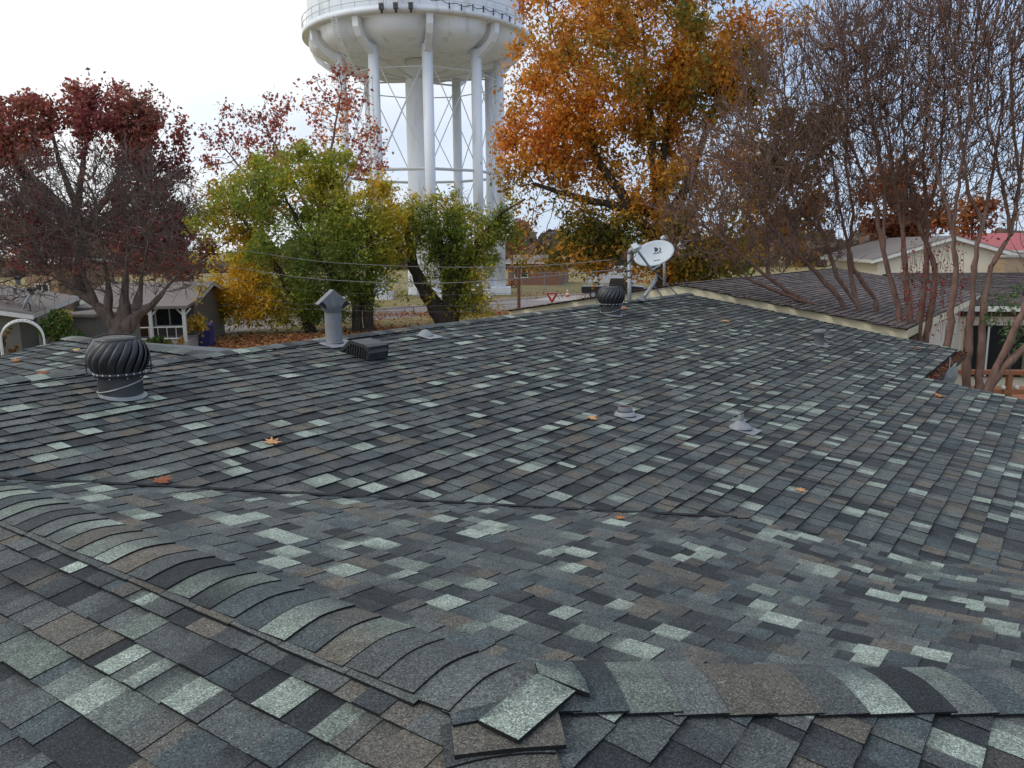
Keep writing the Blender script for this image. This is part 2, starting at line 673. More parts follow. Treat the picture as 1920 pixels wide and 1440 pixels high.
# walls, soffit, fascia and gutter of the house
M['house_wall'] = mat('tan_brick_wall', (.32, .22, .16), .85, 0, .3, 20)
wb = MB()
hw = ((-2.8, 2.3, 15.4, 11.4), (-1.9, -2.3, 12.0, 2.3))
for (a0, b0, a1, b1) in hw:
    zt = 2.30 if b0 > 0 else 1.93
    pts = [W(a0, b0, 0), W(a1, b0, 0), W(a1, b1, 0), W(a0, b1, 0)]
    wb.prism(pts, (0, 0, zt))
pts = [W(15.4, 2.3, 2.3), W(15.4, 11.4, 2.3), W(15.4, RIDGE2, 3.12)]
wb.prism(pts, E1*-.1)
wb.build('wall', M['house_wall'], house)
fb = MB()
zt = zP(14, 1.70)
fb.prism([W(15.86, 1.74, zt-.01), W(15.86, RIDGE2, ZR-.012), W(15.86, RIDGE2, ZR-.17), W(15.86, 1.74, zt-.17)], E1*-.05)
fb.prism([W(12.26, -1.9, zP(12, -1.9)-.012), W(12.26, 1.68, zt-.012), W(12.26, 1.68, zt-.17), W(12.26, -1.9, zP(12, -1.9)-.17)], E1*-.05)
fb.prism([W(12.3, 1.72, zt-.012), W(15.8, 1.72, zt-.012), W(15.8, 1.72, zt-.17), W(12.3, 1.72, zt-.17)], E2*.04)
fb.build('fascia', M['brown_wood'], house)
gz = zt - .035
gb = MB()
gb.prism([W(12.32, 1.70, gz), W(12.32, 1.70, gz-.11), W(12.32, 1.60, gz-.11), W(12.32, 1.575, gz), W(12.32, 1.567, gz), W(12.32, 1.592, gz-.118), W(12.32, 1.706, gz-.118), W(12.32, 1.706, gz)], E1*3.6)
g_ob = gb.build('gutter', M['brown_wood'], house)
# packed leaf litter inside the gutter
v, f, c = [], [], []
for i in range(900):
    a, b = 12.34 + rng.random()*3.55, 1.585 + rng.random()*.11
    p = np.array(W(a, b, gz - .012 + rng.random()*.03))
    u1 = rng.normal(size=3); u1 /= np.linalg.norm(u1)
    u2 = np.cross(u1, rng.normal(size=3)); u2 /= np.linalg.norm(u2)
    L = .018+.025*rng.random()
    o = len(v)
    v += [tuple(p-u1*L), tuple(p+u2*L*.5), tuple(p+u1*L), tuple(p-u2*L*.5)]
    f.append((o, o+1, o+2, o+3))
    c.append(np.array([(.10, .035, .02), (.16, .07, .04), (.06, .025, .02), (.22, .13, .08)][rng.integers(4)]))
M['litter'] = mat_attr('dry_leaf', rough=.8, trans=.2)
lo = link_mesh('leaf_litter', np.array(v), f, M['litter'], g_ob, True, False, np.array(c))
lo['kind'] = 'stuff'
# ------------------------------------------------------------------ things standing on the roof
def P_at(px, py):
    a, b, z = onplane(px, py, PZ, 0, T)
    return np.array(W(a, b, zP(a, b)))


UP_P = np.array([0, 0, 1]) - E2*T
UP_P = UP_P/np.linalg.norm(UP_P)
SL = (E2 + np.array([0, 0, T]))/math.sqrt(1+T*T)      # up the slope, along the surface


def make_turbine(R, label):
    """spinning roof ventilator. R: radius of the bladed head"""
    t = thing('turbine_vent', label, 'roof vent', (0, 0, 0), 0, 'turbine vents on the shingle roof')
    rb, hb, hh = R*.71, R*.72, R*1.22                 # collar radius and height, head height
    b = MB()
    # collar cut to the slope: bottom ring follows the roof
    n = 40
    vs, fs = [], []
    for k in range(n):
        a = 2*PI*k/n
        x, y = rb*math.cos(a), rb*math.sin(a)
        zb = (x*E2[0]+y*E2[1])*T + .004
        vs += [(x, y, zb), (x, y, hb), (x*1.012, y*1.012, hb+.004), (x*.9, y*.9, hb+.012)]
    for k in range(n):
        j = (k+1) % n
        for i in range(3): fs.append((4*k+i, 4*j+i, 4*j+i+1, 4*k+i+1))
    b.add(vs, fs)
    b.build('collar', M['metal_dark'], t, False, True)
    # head: overlapping curved blades
    def prof(v):
        z = hb + .015 + hh*v*.97
        r = R*math.sin(PI*(.22+.60*v))**.62
        return r, z
    vs, fs = [], []
    NB, NU, NV = 20, 5, 12
    for i in range(NB):
        o = len(vs)
        for j in range(NV+1):
            v = j/NV
            r, z = prof(v)
            for k in range(NU+1):
                u = k/NU
                a = 2*PI*(i + u*1.45)/NB + .58*(v**1.6)
                rr = r*(1.0 - .17*u**1.4*(1-.75*v**4)) + .006*math.sin(PI*u)
                vs.append((rr*math.cos(a), rr*math.sin(a), z))
        w = NU+1
        fs += [(o+j*w+k, o+j*w+k+1, o+(j+1)*w+k+1, o+(j+1)*w+k) for j in range(NV) for k in range(NU)]
    b = MB(); b.add(vs, fs)
    bl = b.build('blades', M['metal_black'], t, False, True)
    sm = bl.modifiers.new('sheet', 'SOLIDIFY'); sm.thickness = .003
    b = MB(); rt, zt_ = prof(1)
    b.lathe([(rt*1.05, zt_-.012), (rt*1.06, zt_), (rt*.6, zt_+.016), (.001, zt_+.022)], 36)
    b.build('top_disc', M['metal_black'], t, False, True)
    b = MB(); r0, z0 = prof(0)
    b.lathe([(r0*.99, z0-.02), (r0*1.05, z0-.02), (r0*1.06, z0+.012), (r0*.98, z0+.018)], 40)
    ring = b
    b = MB(); b.lathe([(rb*.9, hb*.9), (R*.78, hb+hh*.4), (rt*.8, zt_-.02)], 24)
    b.build('throat', M['void_shade'], t, False, True)
    # outer brace wire over the head
    b = MB()
    d = np.array([math.cos(.2), math.sin(.2), 0])
    pts = []
    for k in range(25):
        a = PI*k/24
        pts.append(d*(R*1.04*math.copysign(abs(math.cos(a))**.7, math.cos(a))) + np.array([0, 0, hb+.03 + (hh*1.05)*math.sin(a)**.6]))
    b.tube(pts, .0045, 6)
    b.tube([pts[0], d*rb*1.01+np.array([0, 0, hb-.02])], .0045, 6)
    b.tube([pts[-1], -d*rb*1.01+np.array([0, 0, hb-.02])], .0045, 6)
    b.build('brace_wire', M['metal_dark'], t, False, True)
    # cable slung round the collar
    b = MB()
    pts = []
    for k in range(31):
        a = 2*PI*k/30
        pts.append((rb*1.03*math.cos(a), rb*1.03*math.sin(a), hb*.52 + hb*.27*math.cos(a-.55)))
    b.tube(pts, .0062, 6)
    b.build('cable', M['galv'], t, False, True)
    b = MB()
    for k in range(20):
        a = 2*PI*(k+.3)/20
        p = np.array([r0*1.055*math.cos(a), r0*1.055*math.sin(a), z0+.004])
        b.lathe([(.006, -.004), (.006, .004), (.001, .007)], 6, p)
    for a in np.linspace(0, 2*PI, 9)[:8]:
        for z in (hb*.93, hb*.12 + (rb*math.cos(a)*E2[0]+rb*math.sin(a)*E2[1])*T):
            b.lathe([(.005, -.005), (.005, .005), (.001, .007)], 6, (rb*1.01*math.cos(a), rb*1.01*math.sin(a), z))
    ring.build('bottom_ring', M['metal_black'], t, False, True, (b, M['screw']))
    # flashing skirt on the shingles, mostly covered by the courses above
    b = MB()
    n = 32
    vs = []
    for k in range(n):
        a = -2.2 + 2.75*k/(n-1)
        for q, dz in ((rb*.98, .035), (rb*1.08, .020), (rb*(1.12+.16*math.sin(PI*k/(n-1))), .017)):
            x, y = q*math.cos(a), q*math.sin(a)
            vs.append((x, y, (x*E2[0]+y*E2[1])*T + dz))
    fs = [(3*k+i, 3*(k+1)+i, 3*(k+1)+i+1, 3*k+i+1) for k in range(n-1) for i in (0, 1)]
    b.add(vs, fs)
    b.build('flashing', M['lead'], t, False, True)
    return t


tv = make_turbine(.228, 'nearest turbine vent on the roof, large in front of the bare tree trunk')
tv.location = tuple(P_at(228, 742))
tv.rotation_euler = (0, 0, 0)
tv2 = dup(tv, P_at(1145, 590), None, 'farther turbine vent standing near the satellite dish and ridge')

# --- T-top flue
t = thing('flue_pipe', 'grey metal flue with a peaked two-way T cap behind the black box vent', 'flue', P_at(627, 645))
b = MB()
b.lathe([(.105, .015), (.092, .03), (.09, .52)], 28)
b.build('pipe', M['metal_grey'], t, False, True)
b = MB()
vw = np.array([.9, .43, 0]); vw /= np.linalg.norm(vw)      # the two mouths point along this direction
pn = np.array([-vw[1], vw[0], 0])
zc, hw_, th = .535, .175, .085
out = [(-hw_, -.095), (0, .06), (hw_, -.095), (hw_-.095, -.155), (0, -.045), (-hw_+.095, -.155)]
f3 = [vw*x + np.array([0, 0, zc+z]) - pn*th for x, z in out]
vs = f3 + [p + pn*2*th for p in f3]
b.add(vs, [(0, 1, 7, 6), (1, 2, 8, 7), (3, 4, 10, 9), (4, 5, 11, 10), (5, 4, 1, 0), (4, 3, 2, 1), (6, 7, 10, 11), (7, 8, 9, 10)])
b.add([vw*x*.94 + np.array([0, 0, zc+z+.016]) + pn*s*th*.97 for x, z in ((hw_, -.095), (hw_-.095, -.155)) for s in (-1, 1)], [])
cap = b.build('t_cap', M['metal_grey'], t, False)
bv = cap.modifiers.new('bevel', 'BEVEL'); bv.width = .004; bv.segments = 2
b = MB()
for sg in (1, -1):
    q = [(hw_-.012, -.100), (hw_-.094, -.146)]
    pts = [vw*x*sg + np.array([0, 0, zc+z]) + pn*s*(th-.003) for (x, z), s in ((q[0], -1), (q[0], 1), (q[1], 1), (q[1], -1))]
    b.quad(*pts)
for sg in (1, -1):
    b.poly([vw*x*sg + np.array([0, 0, zc+z]) - pn*(th+.002) for x, z in ((hw_-.006, -.094), (hw_-.093, -.150), (hw_-.082, -.098), (hw_-.045, -.062))])  # black panels on the front face paint the shaded insides of the arms
b.build('mouth', M['void_shade'], t, False)
b = MB()
b.lathe([(.089, .34), (.10, .36), (.12, .40), (.125, .42)], 24)
b.build('collar', M['metal_grey'], t, False, True)
b = MB()
c0 = np.array([0, 0, .018])
b.add([c0 + E1*x + SL*y for x, y in ((-.2, -.2), (.2, -.2), (.2, .2), (-.2, .2))] + [c0 + UP_P*.004 + E1*x + SL*y for x, y in ((-.2, -.2), (.2, -.2), (.2, .2), (-.2, .2))], [(4, 5, 6, 7), (0, 1, 5, 4), (1, 2, 6, 5), (2, 3, 7, 6), (3, 0, 4, 7)])
b.build('flashing', M['lead'], t, False)

# --- black exhaust hood
o = P_at(690, 680)
t = thing('exhaust_vent', 'low black plastic box vent with slatted sides beside the flue', 'roof vent', o)
wd, ln = .285, .43
sec = [(.0, .0), (0, .075), (.008, .100), (.022, .122), (.045, .140), (.075, .150), (.27, .150), (.30, .143), (.42, .015), (.43, 0)]
b = MB()
lift = UP_P*.014
A0 = o + lift
outl = [A0 + SL*s + UP_P*h for s, h in sec]
n = len(sec)
# shell: top skin only, front and sides are slatted
vs = outl + [p + E1*wd for p in outl]
fs = [(i, i+1, n+i+1, n+i) for i in range(1, n-1)]
b.add(vs, fs)
for k, x in ((0, 0), (1, wd)):                       # border of each side
    sd = [p + E1*x for p in outl]
    ins = [A0 + E1*x + SL*(.02 + (s)*.86) + UP_P*(h*.80) for s, h in sec]
    for i in range(2, n-1):
        b.quad(sd[i], sd[i+1], ins[i+1], ins[i])
b.box(A0 + E1*wd/2 + SL*.012 + UP_P*.132, (wd, .02, .03), ax=(E1, SL, UP_P))
b.box(A0 + E1*wd/2 + SL*.008 + UP_P*.008, (wd, .014, .016), ax=(E1, SL, UP_P))
for x in (.006, wd-.006): b.box(A0 + E1*x + SL*.008 + UP_P*.07, (.012, .014, .14), ax=(E1, SL, UP_P))
hd = b.build('hood', M['metal_black'], t, True, False)
sm = hd.modifiers.new('sheet', 'SOLIDIFY'); sm.thickness = .004
b = MB()
for i in range(9):
    s = .03 + i*.036
    h = .125 if s < .27 else .125*(1-(s-.27)/.16)
    for x in (.004, wd-.004):
        b.box(A0 + E1*x + SL*s + UP_P*(h/2), (.006, .012, h), ax=(E1, SL, UP_P))
b.box(A0 + E1*wd/2 + SL*.014 + UP_P*.05, (wd*.93, .006, .09), ax=(E1, SL, UP_P))
b.build('grille', M['metal_black'], t, True)
b = MB()
b.prism([A0 + E1*.015 + SL*s*.97 + SL*.012 + UP_P*h*.93 for s, h in sec], E1*(wd-.03))
b.build('inner_shade', M['void_shade'], t, True)  # solid near-black core paints the shaded inside behind the slats

# --- plumbing vents
def plate(b, o, hw_, up, dn, lift=.02):
    c0 = o + UP_P*lift
    q = [c0 + E1*x + SL*y for x, y in ((-hw_, -dn), (hw_, -dn), (hw_, up), (-hw_, up))]
    b.add(q + [p + UP_P*.004 for p in q], [(4, 5, 6, 7), (0, 1, 5, 4), (1, 2, 6, 5), (2, 3, 7, 6), (3, 0, 4, 7)])


o = P_at(1172, 780)
t = thing('vent_stub', 'short wide vent stub with an open rusty mouth and grey flashing', 'roof vent', o)
b = MB()
b.lathe([(.068, .0), (.066, .05), (.070, .052), (.070, .070), (.064, .072), (.064, .098), (.058, .100), (.056, .09), (.056, .02)], 28)
b.build('pipe', M['metal_grey'], t, False, True)
b = MB(); b.lathe([(.0555, .094), (.054, .03), (.001, .028)], 24); b.build('inside', M['rust'], t, False, True)
b = MB(); b.lathe([(.105, .018), (.088, .045), (.074, .05)], 28); b.build('boot', M['lead'], t, False, True)
b = MB(); plate(b, o, .12, .05, .15, .016); b.build('flashing', M['lead'], t, True)

o = P_at(1388, 806)
t = thing('vent_pipe', 'slim vent pipe in a cone boot on a grey flashing plate', 'roof vent', o)
b = MB(); b.lathe([(.028, .0), (.0275, .150), (.0225, .151), (.022, .10)], 20); b.build('pipe', M['metal_grey'], t, False, True)
b = MB(); b.lathe([(.108, .02), (.104, .032), (.07, .055), (.034, .085), (.03, .09)], 28); b.build('boot', M['lead'], t, False, True)
b = MB(); plate(b, o, .12, .06, .17, .016); b.build('flashing', M['lead'], t, True)
b = MB(); b.lathe([(.0222, .147), (.021, .12), (.001, .118)], 16); b.build('inside', M['void_shade'], t, False)

o = P_at(1535, 648)
t = thing('vent_pipe', 'capped grey vent pipe near the far right edge of the roof', 'roof vent', o)
b = MB(); b.lathe([(.078, -.01), (.075, .17), (.079, .172), (.079, .20)], 24); b.build('pipe', M['metal_grey'], t, False, True)
b = MB(); b.lathe([(.075, .195), (.102, .198), (.104, .235), (.09, .252), (.001, .262)], 28); b.build('cap', M['metal_grey'], t, False, True)
b = MB(); plate(b, o, .15, .1, .16); b.build('flashing', M['lead'], t, True)

o = P_at(798, 632)
t = thing('vent_hood', 'low light grey flashing hump near the ridge', 'roof vent', o)
b = MB(); b.lathe([(.10, .015), (.09, .035), (.05, .072), (.02, .088), (.001, .09)], 24)
b.build('dome', M['lead'], t, False, True)
b = MB(); plate(b, o, .13, .05, .18, .022); b.build('flashing', M['lead'], t, True)

# --- service mast
o = np.array(at(1181, 562, 14.6))
t = thing('service_mast', 'tall grey conduit mast with a gooseneck head left of the dish', 'mast', o)
b = MB()
top = at(1180, 476, 14.6)
b.tube([o - np.array([0, 0, .5]), top], .036, 14)
b.build('pole', M['galv'], t, True, True)
b = MB()
b.tube([top + np.array([0, 0, -.01]), top+np.array([.01, 0, .05]), top+np.array([.05, -.01, .085]), top+np.array([.10, -.02, .07]), top+np.array([.125, -.025, .02])], [.037, .043, .046, .048, .044], 12)
b.build('weatherhead', M['galv'], t, True, True)
for dz in (-.42, -.30):
    b = MB(); b.lathe([(.038, -.012), (.046, -.012), (.046, .012), (.038, .012)], 14, top+np.array([0, 0, dz]))
    b.build('clamp', M['metal_dark'], t, True)
b = MB()
tipw = top+np.array([.12, -.03, .02])
lk = []
for k, (dx, dz, r_) in enumerate(((-.22, -.05, .35), (-.25, -.10, .4), (-.28, -.16, .5))):
    e = at(1147-6*k, 487+8*k, 14.4)
    m = (tipw+e)/2 + np.array([-.02, -.05, -.16-.03*k])
    b.tube([tipw, tipw+np.array([-.03, -.06, -.06]), m, e+np.array([.05, 0, .02]), e], .007, 5)
    lk.append(e)
b.build('drip_loop', M['metal_dark'], t, True, True)
MAST = top

# --- satellite dish
o = np.array(at(1203, 566, 14.75))
t = thing('satellite_dish', 'white oval satellite dish on a bent pipe stand at the ridge end', 'satellite dish', o)
C = np.array(at(1226, 474, 14.9))
vr, vu, vf = cR, cU, cF
major = vr*math.cos(.42) + vu*math.sin(.42) + vf*.10
major /= np.linalg.norm(major)
nrm = -vf*.80 + vu*.46 - vr*.30
nrm -= major*(nrm@major); nrm /= np.linalg.norm(nrm)
minor = np.cross(nrm, major)
RA, RB = .385, .29


def dish_pt(x, y):
    d = (x/RA)**2 + (y/RB)**2
    return C + major*x + minor*y - nrm*(.075*(1-d))


b = MB()
NR, NA = 8, 48
vs = [dish_pt(0, 0)]
for i in range(1, NR+1):
    for k in range(NA):
        a = 2*PI*k/NA
        vs.append(dish_pt(RA*i/NR*math.cos(a), RB*i/NR*math.sin(a)))
fs = [(0, 1+k, 1+(k+1) % NA) for k in range(NA)]
for i in range(NR-1):
    fs += [(1+i*NA+k, 1+(i+1)*NA+k, 1+(i+1)*NA+(k+1) % NA, 1+i*NA+(k+1) % NA) for k in range(NA)]
b.add(vs, fs)
M['dish'] = mat('dish_white', (.50, .54, .57), .45, 0, .06, 5)
dsh = b.build('reflector', M['dish'], t, True, True)
sm = dsh.modifiers.new('sheet', 'SOLIDIFY'); sm.thickness = .018; sm.offset = -1 if True else 1
M['ink'] = mat('dark_print', (.03, .035, .05), .6, 0, .05)


def on_dish(mb2, name):
    """lay flat print on the curved reflector"""
    vs = []
    for p in mb2.v:
        vs.append(dish_pt(p[0], p[1]) + nrm*(.004 + p[2]))
    q = MB(); q.v = [tuple(x) for x in vs]; q.f = mb2.f
    return q.build(name, M['ink'], dsh, True)


ur = np.array([math.cos(-.35), math.sin(-.35), 0]); uu = np.array([-ur[1], ur[0], 0])
lo_ = MB()
oc = ur*.075 + uu*.125
half = [oc + ur*(-.045) + uu*y for y in (-.05, .05)]
arc = [oc + ur*(-.045 + .068*math.cos(a)) + uu*(.05*math.sin(a)) for a in np.linspace(PI/2, -PI/2, 12)]
lo_.poly(arc)
sw = [oc + ur*(.012 + .06*math.cos(a)*1.0) + uu*(-.01 + .062*math.sin(a)) for a in np.linspace(.75, -1.35, 10)]
sw2 = [oc + ur*(.000 + .052*math.cos(a)) + uu*(-.014 + .048*math.sin(a)) for a in np.linspace(-1.3, .6, 10)]
lo_.poly(sw + sw2)
on_dish(lo_, 'emblem')
on_dish(flat_text('DIRECTV', .040, oc + uu*-.082, ur, uu, .0005, .001), 'lettering')
on_dish(flat_text('Slimline', .040, ur*.03 + uu*-.145, ur, uu, .0005, .001, .35), 'lettering')
b = MB()
low = dish_pt(-.03, -RB*1.02)
hub = dish_pt(.02, -.10) - nrm*.10
lnb = at(1191, 464, 14.45)
b.tube([low - nrm*.03, at(1222, 506, 14.72), at(1197, 472, 14.47)], .022, 8)
b.build('feed_arm', M['galv'], t, True)
b = MB()
b.box(lnb, (.115, .10, .13), ax=(major, nrm, minor))
b.lathe([(.035, -.03), (.04, 0), (.036, .05)], 14, at(1199, 464, 14.5))
lb = b.build('receiver', M['dish'], t, True)
bv = lb.modifiers.new('bevel', 'BEVEL'); bv.width = .012; bv.segments = 2
b = MB()
b.tube([hub, at(1231, 503, 15.1), at(1230, 520, 15.05), at(1226, 531, 15.0), at(1216, 545, 14.9), at(1204, 562, 14.78)], .033, 12)
b.build('stand', M['galv'], t, True, True)
b = MB(); b.box(at(1231, 497, 15.08), (.16, .10, .15), ax=(vr, vf, vu)); b.build('bracket', M['metal_dark'], t, True)
b = MB(); b.box(at(1204, 561, 14.75), (.20, .16, .02), ax=(E1, SL, UP_P)); b.box(at(1205, 557, 14.76), (.07, .09, .07), ax=(E1, SL, UP_P)); b.build('foot_plate', M['galv'], t, True)
b = MB()
b.tube([at(1225, 534, 15), at(1244, 560, 15.3)], .011, 6)
b.build('strut', M['galv'], t, True)
b = MB()
b.tube([at(1232, 514, 15.05), at(1258, 540, 15.5), at(1277, 560, 15.9)], .011, 6)
b.build('strut', M['galv'], t, True)

# --- tall capped pipe beyond the dish
o = np.array(at(1246, 542, 18.2))
t = thing('vent_pipe', 'tall thin pipe with a white domed cap rising behind the dish', 'roof vent', o)
tp = at(1246, 446, 18.2)
b = MB(); b.tube([o-np.array([0, 0, .3]), tp], .032, 12); b.build('pipe', M['galv'], t, True, True)
b = MB(); b.lathe([(.03, -.05), (.085, -.045), (.10, -.01), (.085, .03), (.04, .055), (.001, .06)], 20, tp); b.build('cap', M['dish'], t, True, True)

# --- fallen leaves lying on the shingles
M['leaf_print'] = mat_attr('fallen_maple_leaf', rough=.7, trans=.15)
LOBES = [(0, 1.0), (.28, .52), (.62, .92), (.95, .45), (1.35, .78), (1.75, .38), (2.25, .5), (2.7, .30), (PI, .16)]


def leaf(px, py, size, label, col, rz, curl, surf='P'):
    if surf == 'P': o = P_at(px, py)
    elif surf == 'Q':
        d = ray(px, py); s = 3.0
        for _ in range(60):
            p = CAM + d*s
            s += (zQ(p@E1, p@E2)-p[2])/d[2]*.8
        o = p
    else:
        a, b_, z = onplane(px, py, ZR-T*WE1, T, 0)
        o = np.array(W(a, b_, z))
    outl = LOBES + [(-a, r) for a, r in reversed(LOBES[1:-1])]
    vs, fs, cs = [(0, 0, 0)], [], []
    r1 = random.Random(int(px))
    for a, r in outl:
        rr = r*size*1.3*(r1.uniform(.85, 1.1))
        x, y = rr*math.cos(a), rr*math.sin(a)
        vs.append((x, y, curl*size*((r**2)*(.55+.45*math.sin(2.3*a+rz))) + .004*math.sin(9*a)))
    n = len(outl)
    fs = [(0, 1+i, 1+(i+1) % n) for i in range(n)]
    vs.append((-size*.9, size*.06, size*.10)); vs.append((-size*.9, -size*.0, size*.10))
    fs.append((0, n+1, n+2))
    cs = [np.array(col)*r1.uniform(.75, 1.2) for _ in fs]
    nrm_ = UP_P if surf != 'Q' else np.array([0, 0, 1.0])
    ax = np.array([math.cos(rz), math.sin(rz), 0]); ax = ax - nrm_*(ax@nrm_); ax /= np.linalg.norm(ax)
    ay = np.cross(nrm_, ax)
    o = o + nrm_*.022
    V = np.array([ax*p[0] + ay*p[1] + nrm_*(p[2]) for p in vs])
    ob = link_mesh('fallen_leaf', V, fs, M['leaf_print'], None, False, False, np.array(cs))
    ob.location = tuple(o)
    sm = ob.modifiers.new('blade', 'SOLIDIFY'); sm.thickness = .0015
    tag(ob, label, 'leaf', 'dry leaves lying on the roof')


OR, TAN, RB_ = (.50, .20, .075), (.62, .33, .15), (.30, .10, .045)
leaf(297, 908, .070, 'dark russet curled maple leaf caught on the valley cut line', RB_, .3, .35)
leaf(510, 836, .068, 'tan orange star shaped leaf alone on the middle of the near slope', TAN, 1.9, .22)
leaf(1108, 787, .060, 'pale orange leaf on a sage shingle left of the rusty vent stub', TAN, .5, .30)
leaf(1165, 977, .040, 'small bright orange leaf on the slope just below the valley line', OR, 2.2, .2, 'Q')
leaf(1498, 925, .050, 'orange leaf on the slope below the slim cone boot pipe', TAN, .4, .25)
leaf(1763, 746, .085, 'brown curled leaf near the roof edge below the gutter', OR, 2.6, .4)
leaf(1720, 656, .075, 'small brown leaf beside the top of the gutter', RB_, 1.2, .35)
leaf(1357, 604, .085, 'faded tan leaf on the upper slope between the dish and the capped vent', TAN, .2, .3)
leaf(1168, 580, .085, 'orange leaf lying at the foot of the farther turbine vent', OR, .9, .4)
leaf(75, 703, .075, 'brown leaf on the cross wing just beyond the ridge caps', RB_, .4, .3, 'W')
leaf(28, 680, .062, 'orange brown leaf at the far left of the cross wing', OR, 1.4, .3, 'W')
leaf(140, 660, .050, 'pale yellow leaf on the cross wing behind the nearest turbine vent', (.6, .42, .2), 1.1, .3, 'W')

# --- ribbed white half shade seen under the gutter
p0_, p1_ = np.array(at(1766, 708, 11.7)), np.array(at(1794, 681, 11.9))
pc = (p0_+p1_)/2
t = thing('ribbed_shade', 'white ribbed half round shade hanging under the gutter end', 'lamp shade', pc)
ax1 = (p1_-p0_); R_ = float(np.linalg.norm(ax1))/2; ax1 = ax1/(2*R_)
ax2 = np.cross(cF, ax1); ax2 /= np.linalg.norm(ax2)
if ax2[2] > 0: ax2 = -ax2
b = MB()
vs, fs = [], []
n = 30
for k in range(n+1):
    a = PI*k/n
    for q_ in (.05, .55, 1.0):
        rr = R_*q_*(1 + (.02 if k % 2 else -.02)*q_)
        vs.append(pc + ax1*(rr*math.cos(a)) + ax2*(rr*math.sin(a)) + cF*(.07*q_*q_ + (.006 if k % 2 else -.006)*q_))
fs = [(3*k+i, 3*k+i+1, 3*k+i+4, 3*k+i+3) for k in range(n) for i in (0, 1)]
b.add(vs, fs)
M['white_plastic'] = mat('white_plastic', (.20, .22, .22), .5, 0, .05)
sh = b.build('ribs', M['white_plastic'], t, True)
sm = sh.modifiers.new('sheet', 'SOLIDIFY'); sm.thickness = .006
b = MB()
b.tube([p0_, p1_, pc, pc + np.array([0, 0, .2])], .009, 8)
b.build('rim', M['white_plastic'], t, True)
# ------------------------------------------------------------------ ground, road
def ground_mat():
    m, nt, b = nodes_of('grass_and_leaves')
    N, L = nt.nodes, nt.links
    tc = N.new('ShaderNodeTexCoord')

    def noise(scale, det=6, rough=.6):
        n = N.new('ShaderNodeTexNoise')
        n.inputs['Scale'].default_value = scale
        n.inputs['Detail'].default_value = det
        n.inputs['Roughness'].default_value = rough
        L.new(tc.outputs['Object'], n.inputs['Vector'])
        return n

    def ramp(n, stops):
        r = N.new('ShaderNodeValToRGB')
        e = r.color_ramp.elements
        e[0].position, e[0].color = stops[0][0], (*stops[0][1], 1)
        e[1].position, e[1].color = stops[-1][0], (*stops[-1][1], 1)
        for p, c in stops[1:-1]:
            x = e.new(p); x.color = (*c, 1)
        L.new(n.outputs['Fac'], r.inputs[0])
        return r
    g = ramp(noise(.22), [(.32, (.15, .135, .04)), (.5, (.24, .19, .065)), (.68, (.30, .20, .08))])
    f = ramp(noise(9, 8, .8), [(.3, (.45, .45, .45)), (.7, (1.5, 1.5, 1.5))])
    mx = N.new('ShaderNodeMix'); mx.data_type = 'RGBA'; mx.blend_type = 'MULTIPLY'; mx.inputs['Factor'].default_value = .8
    L.new(g.outputs[0], mx.inputs['A']); L.new(f.outputs[0], mx.inputs['B'])
    lv = N.new('ShaderNodeTexVoronoi'); lv.inputs['Scale'].default_value = 7
    L.new(tc.outputs['Object'], lv.inputs['Vector'])
    lr = N.new('ShaderNodeMapRange'); lr.inputs['From Min'].default_value = .28; lr.inputs['From Max'].default_value = .2
    L.new(lv.outputs['Distance'], lr.inputs['Value'])
    pt = ramp(noise(.13, 4), [(.46, (0, 0, 0)), (.6, (1, 1, 1))])
    ml = N.new('ShaderNodeMath'); ml.operation = 'MULTIPLY'
    L.new(lr.outputs[0], ml.inputs[0]); L.new(pt.outputs[0], ml.inputs[1])
    m2 = N.new('ShaderNodeMix'); m2.data_type = 'RGBA'
    L.new(ml.outputs[0], m2.inputs['Factor'])
    L.new(mx.outputs['Result'], m2.inputs['A'])
    m2.inputs['B'].default_value = (.33, .13, .06, 1)
    L.new(m2.outputs['Result'], b.inputs['Base Color'])
    b.inputs['Roughness'].default_value = .95
    return m


M['ground'] = ground_mat()
M['road'] = mat('worn_asphalt', (.26, .225, .21), .9, 0, .25, .8, dirt=((.34, .16, .09), 1.3, .58, .7))
M['concrete'] = mat('concrete', (.42, .38, .34), .85, 0, .2, 2)
mb = MB()
mb.quad((-900, -300, 0), (900, -300, 0), (900, 1600, 0), (-900, 1600, 0))
tag(mb.build('ground', M['ground']), kind='structure')
mb = MB()                                             # street crossing behind the house, ends in a kerb
ra, rb_ = gnd(300, 634), gnd(840, 588)
e_ = (rb_-ra)/np.linalg.norm(rb_-ra)
nn = np.array([-e_[1], e_[0], 0])
A_ = ra - e_*70; B_ = rb_ + e_*90
mb.quad(A_ - nn*.2 + np.array([0, 0, .004]), B_ - nn*.2 + np.array([0, 0, .004]), B_ + nn*6.5 + np.array([0, 0, .004]), A_ + nn*6.5 + np.array([0, 0, .004]))
tag(mb.build('road', M['road']), kind='structure')
mb = MB()
mb.prism([A_ + nn*6.5, A_ + nn*6.72, A_ + nn*6.72 + np.array([0, 0, .12]), A_ + nn*6.5 + np.array([0, 0, .12])], B_-A_)
tag(mb.build('kerb', M['concrete']), kind='structure')
# drive by the pickup
mb = MB()
p = [gnd(1000, 563), gnd(1180, 566), gnd(1180, 552), gnd(1040, 552)]
mb.poly([q_+np.array([0, 0, .008]) for q_ in p])
tag(mb.build('drive', M['concrete']), kind='structure')

# drifts of fallen leaves on the ground (nobody could count them)
v, f, c = [], [], []


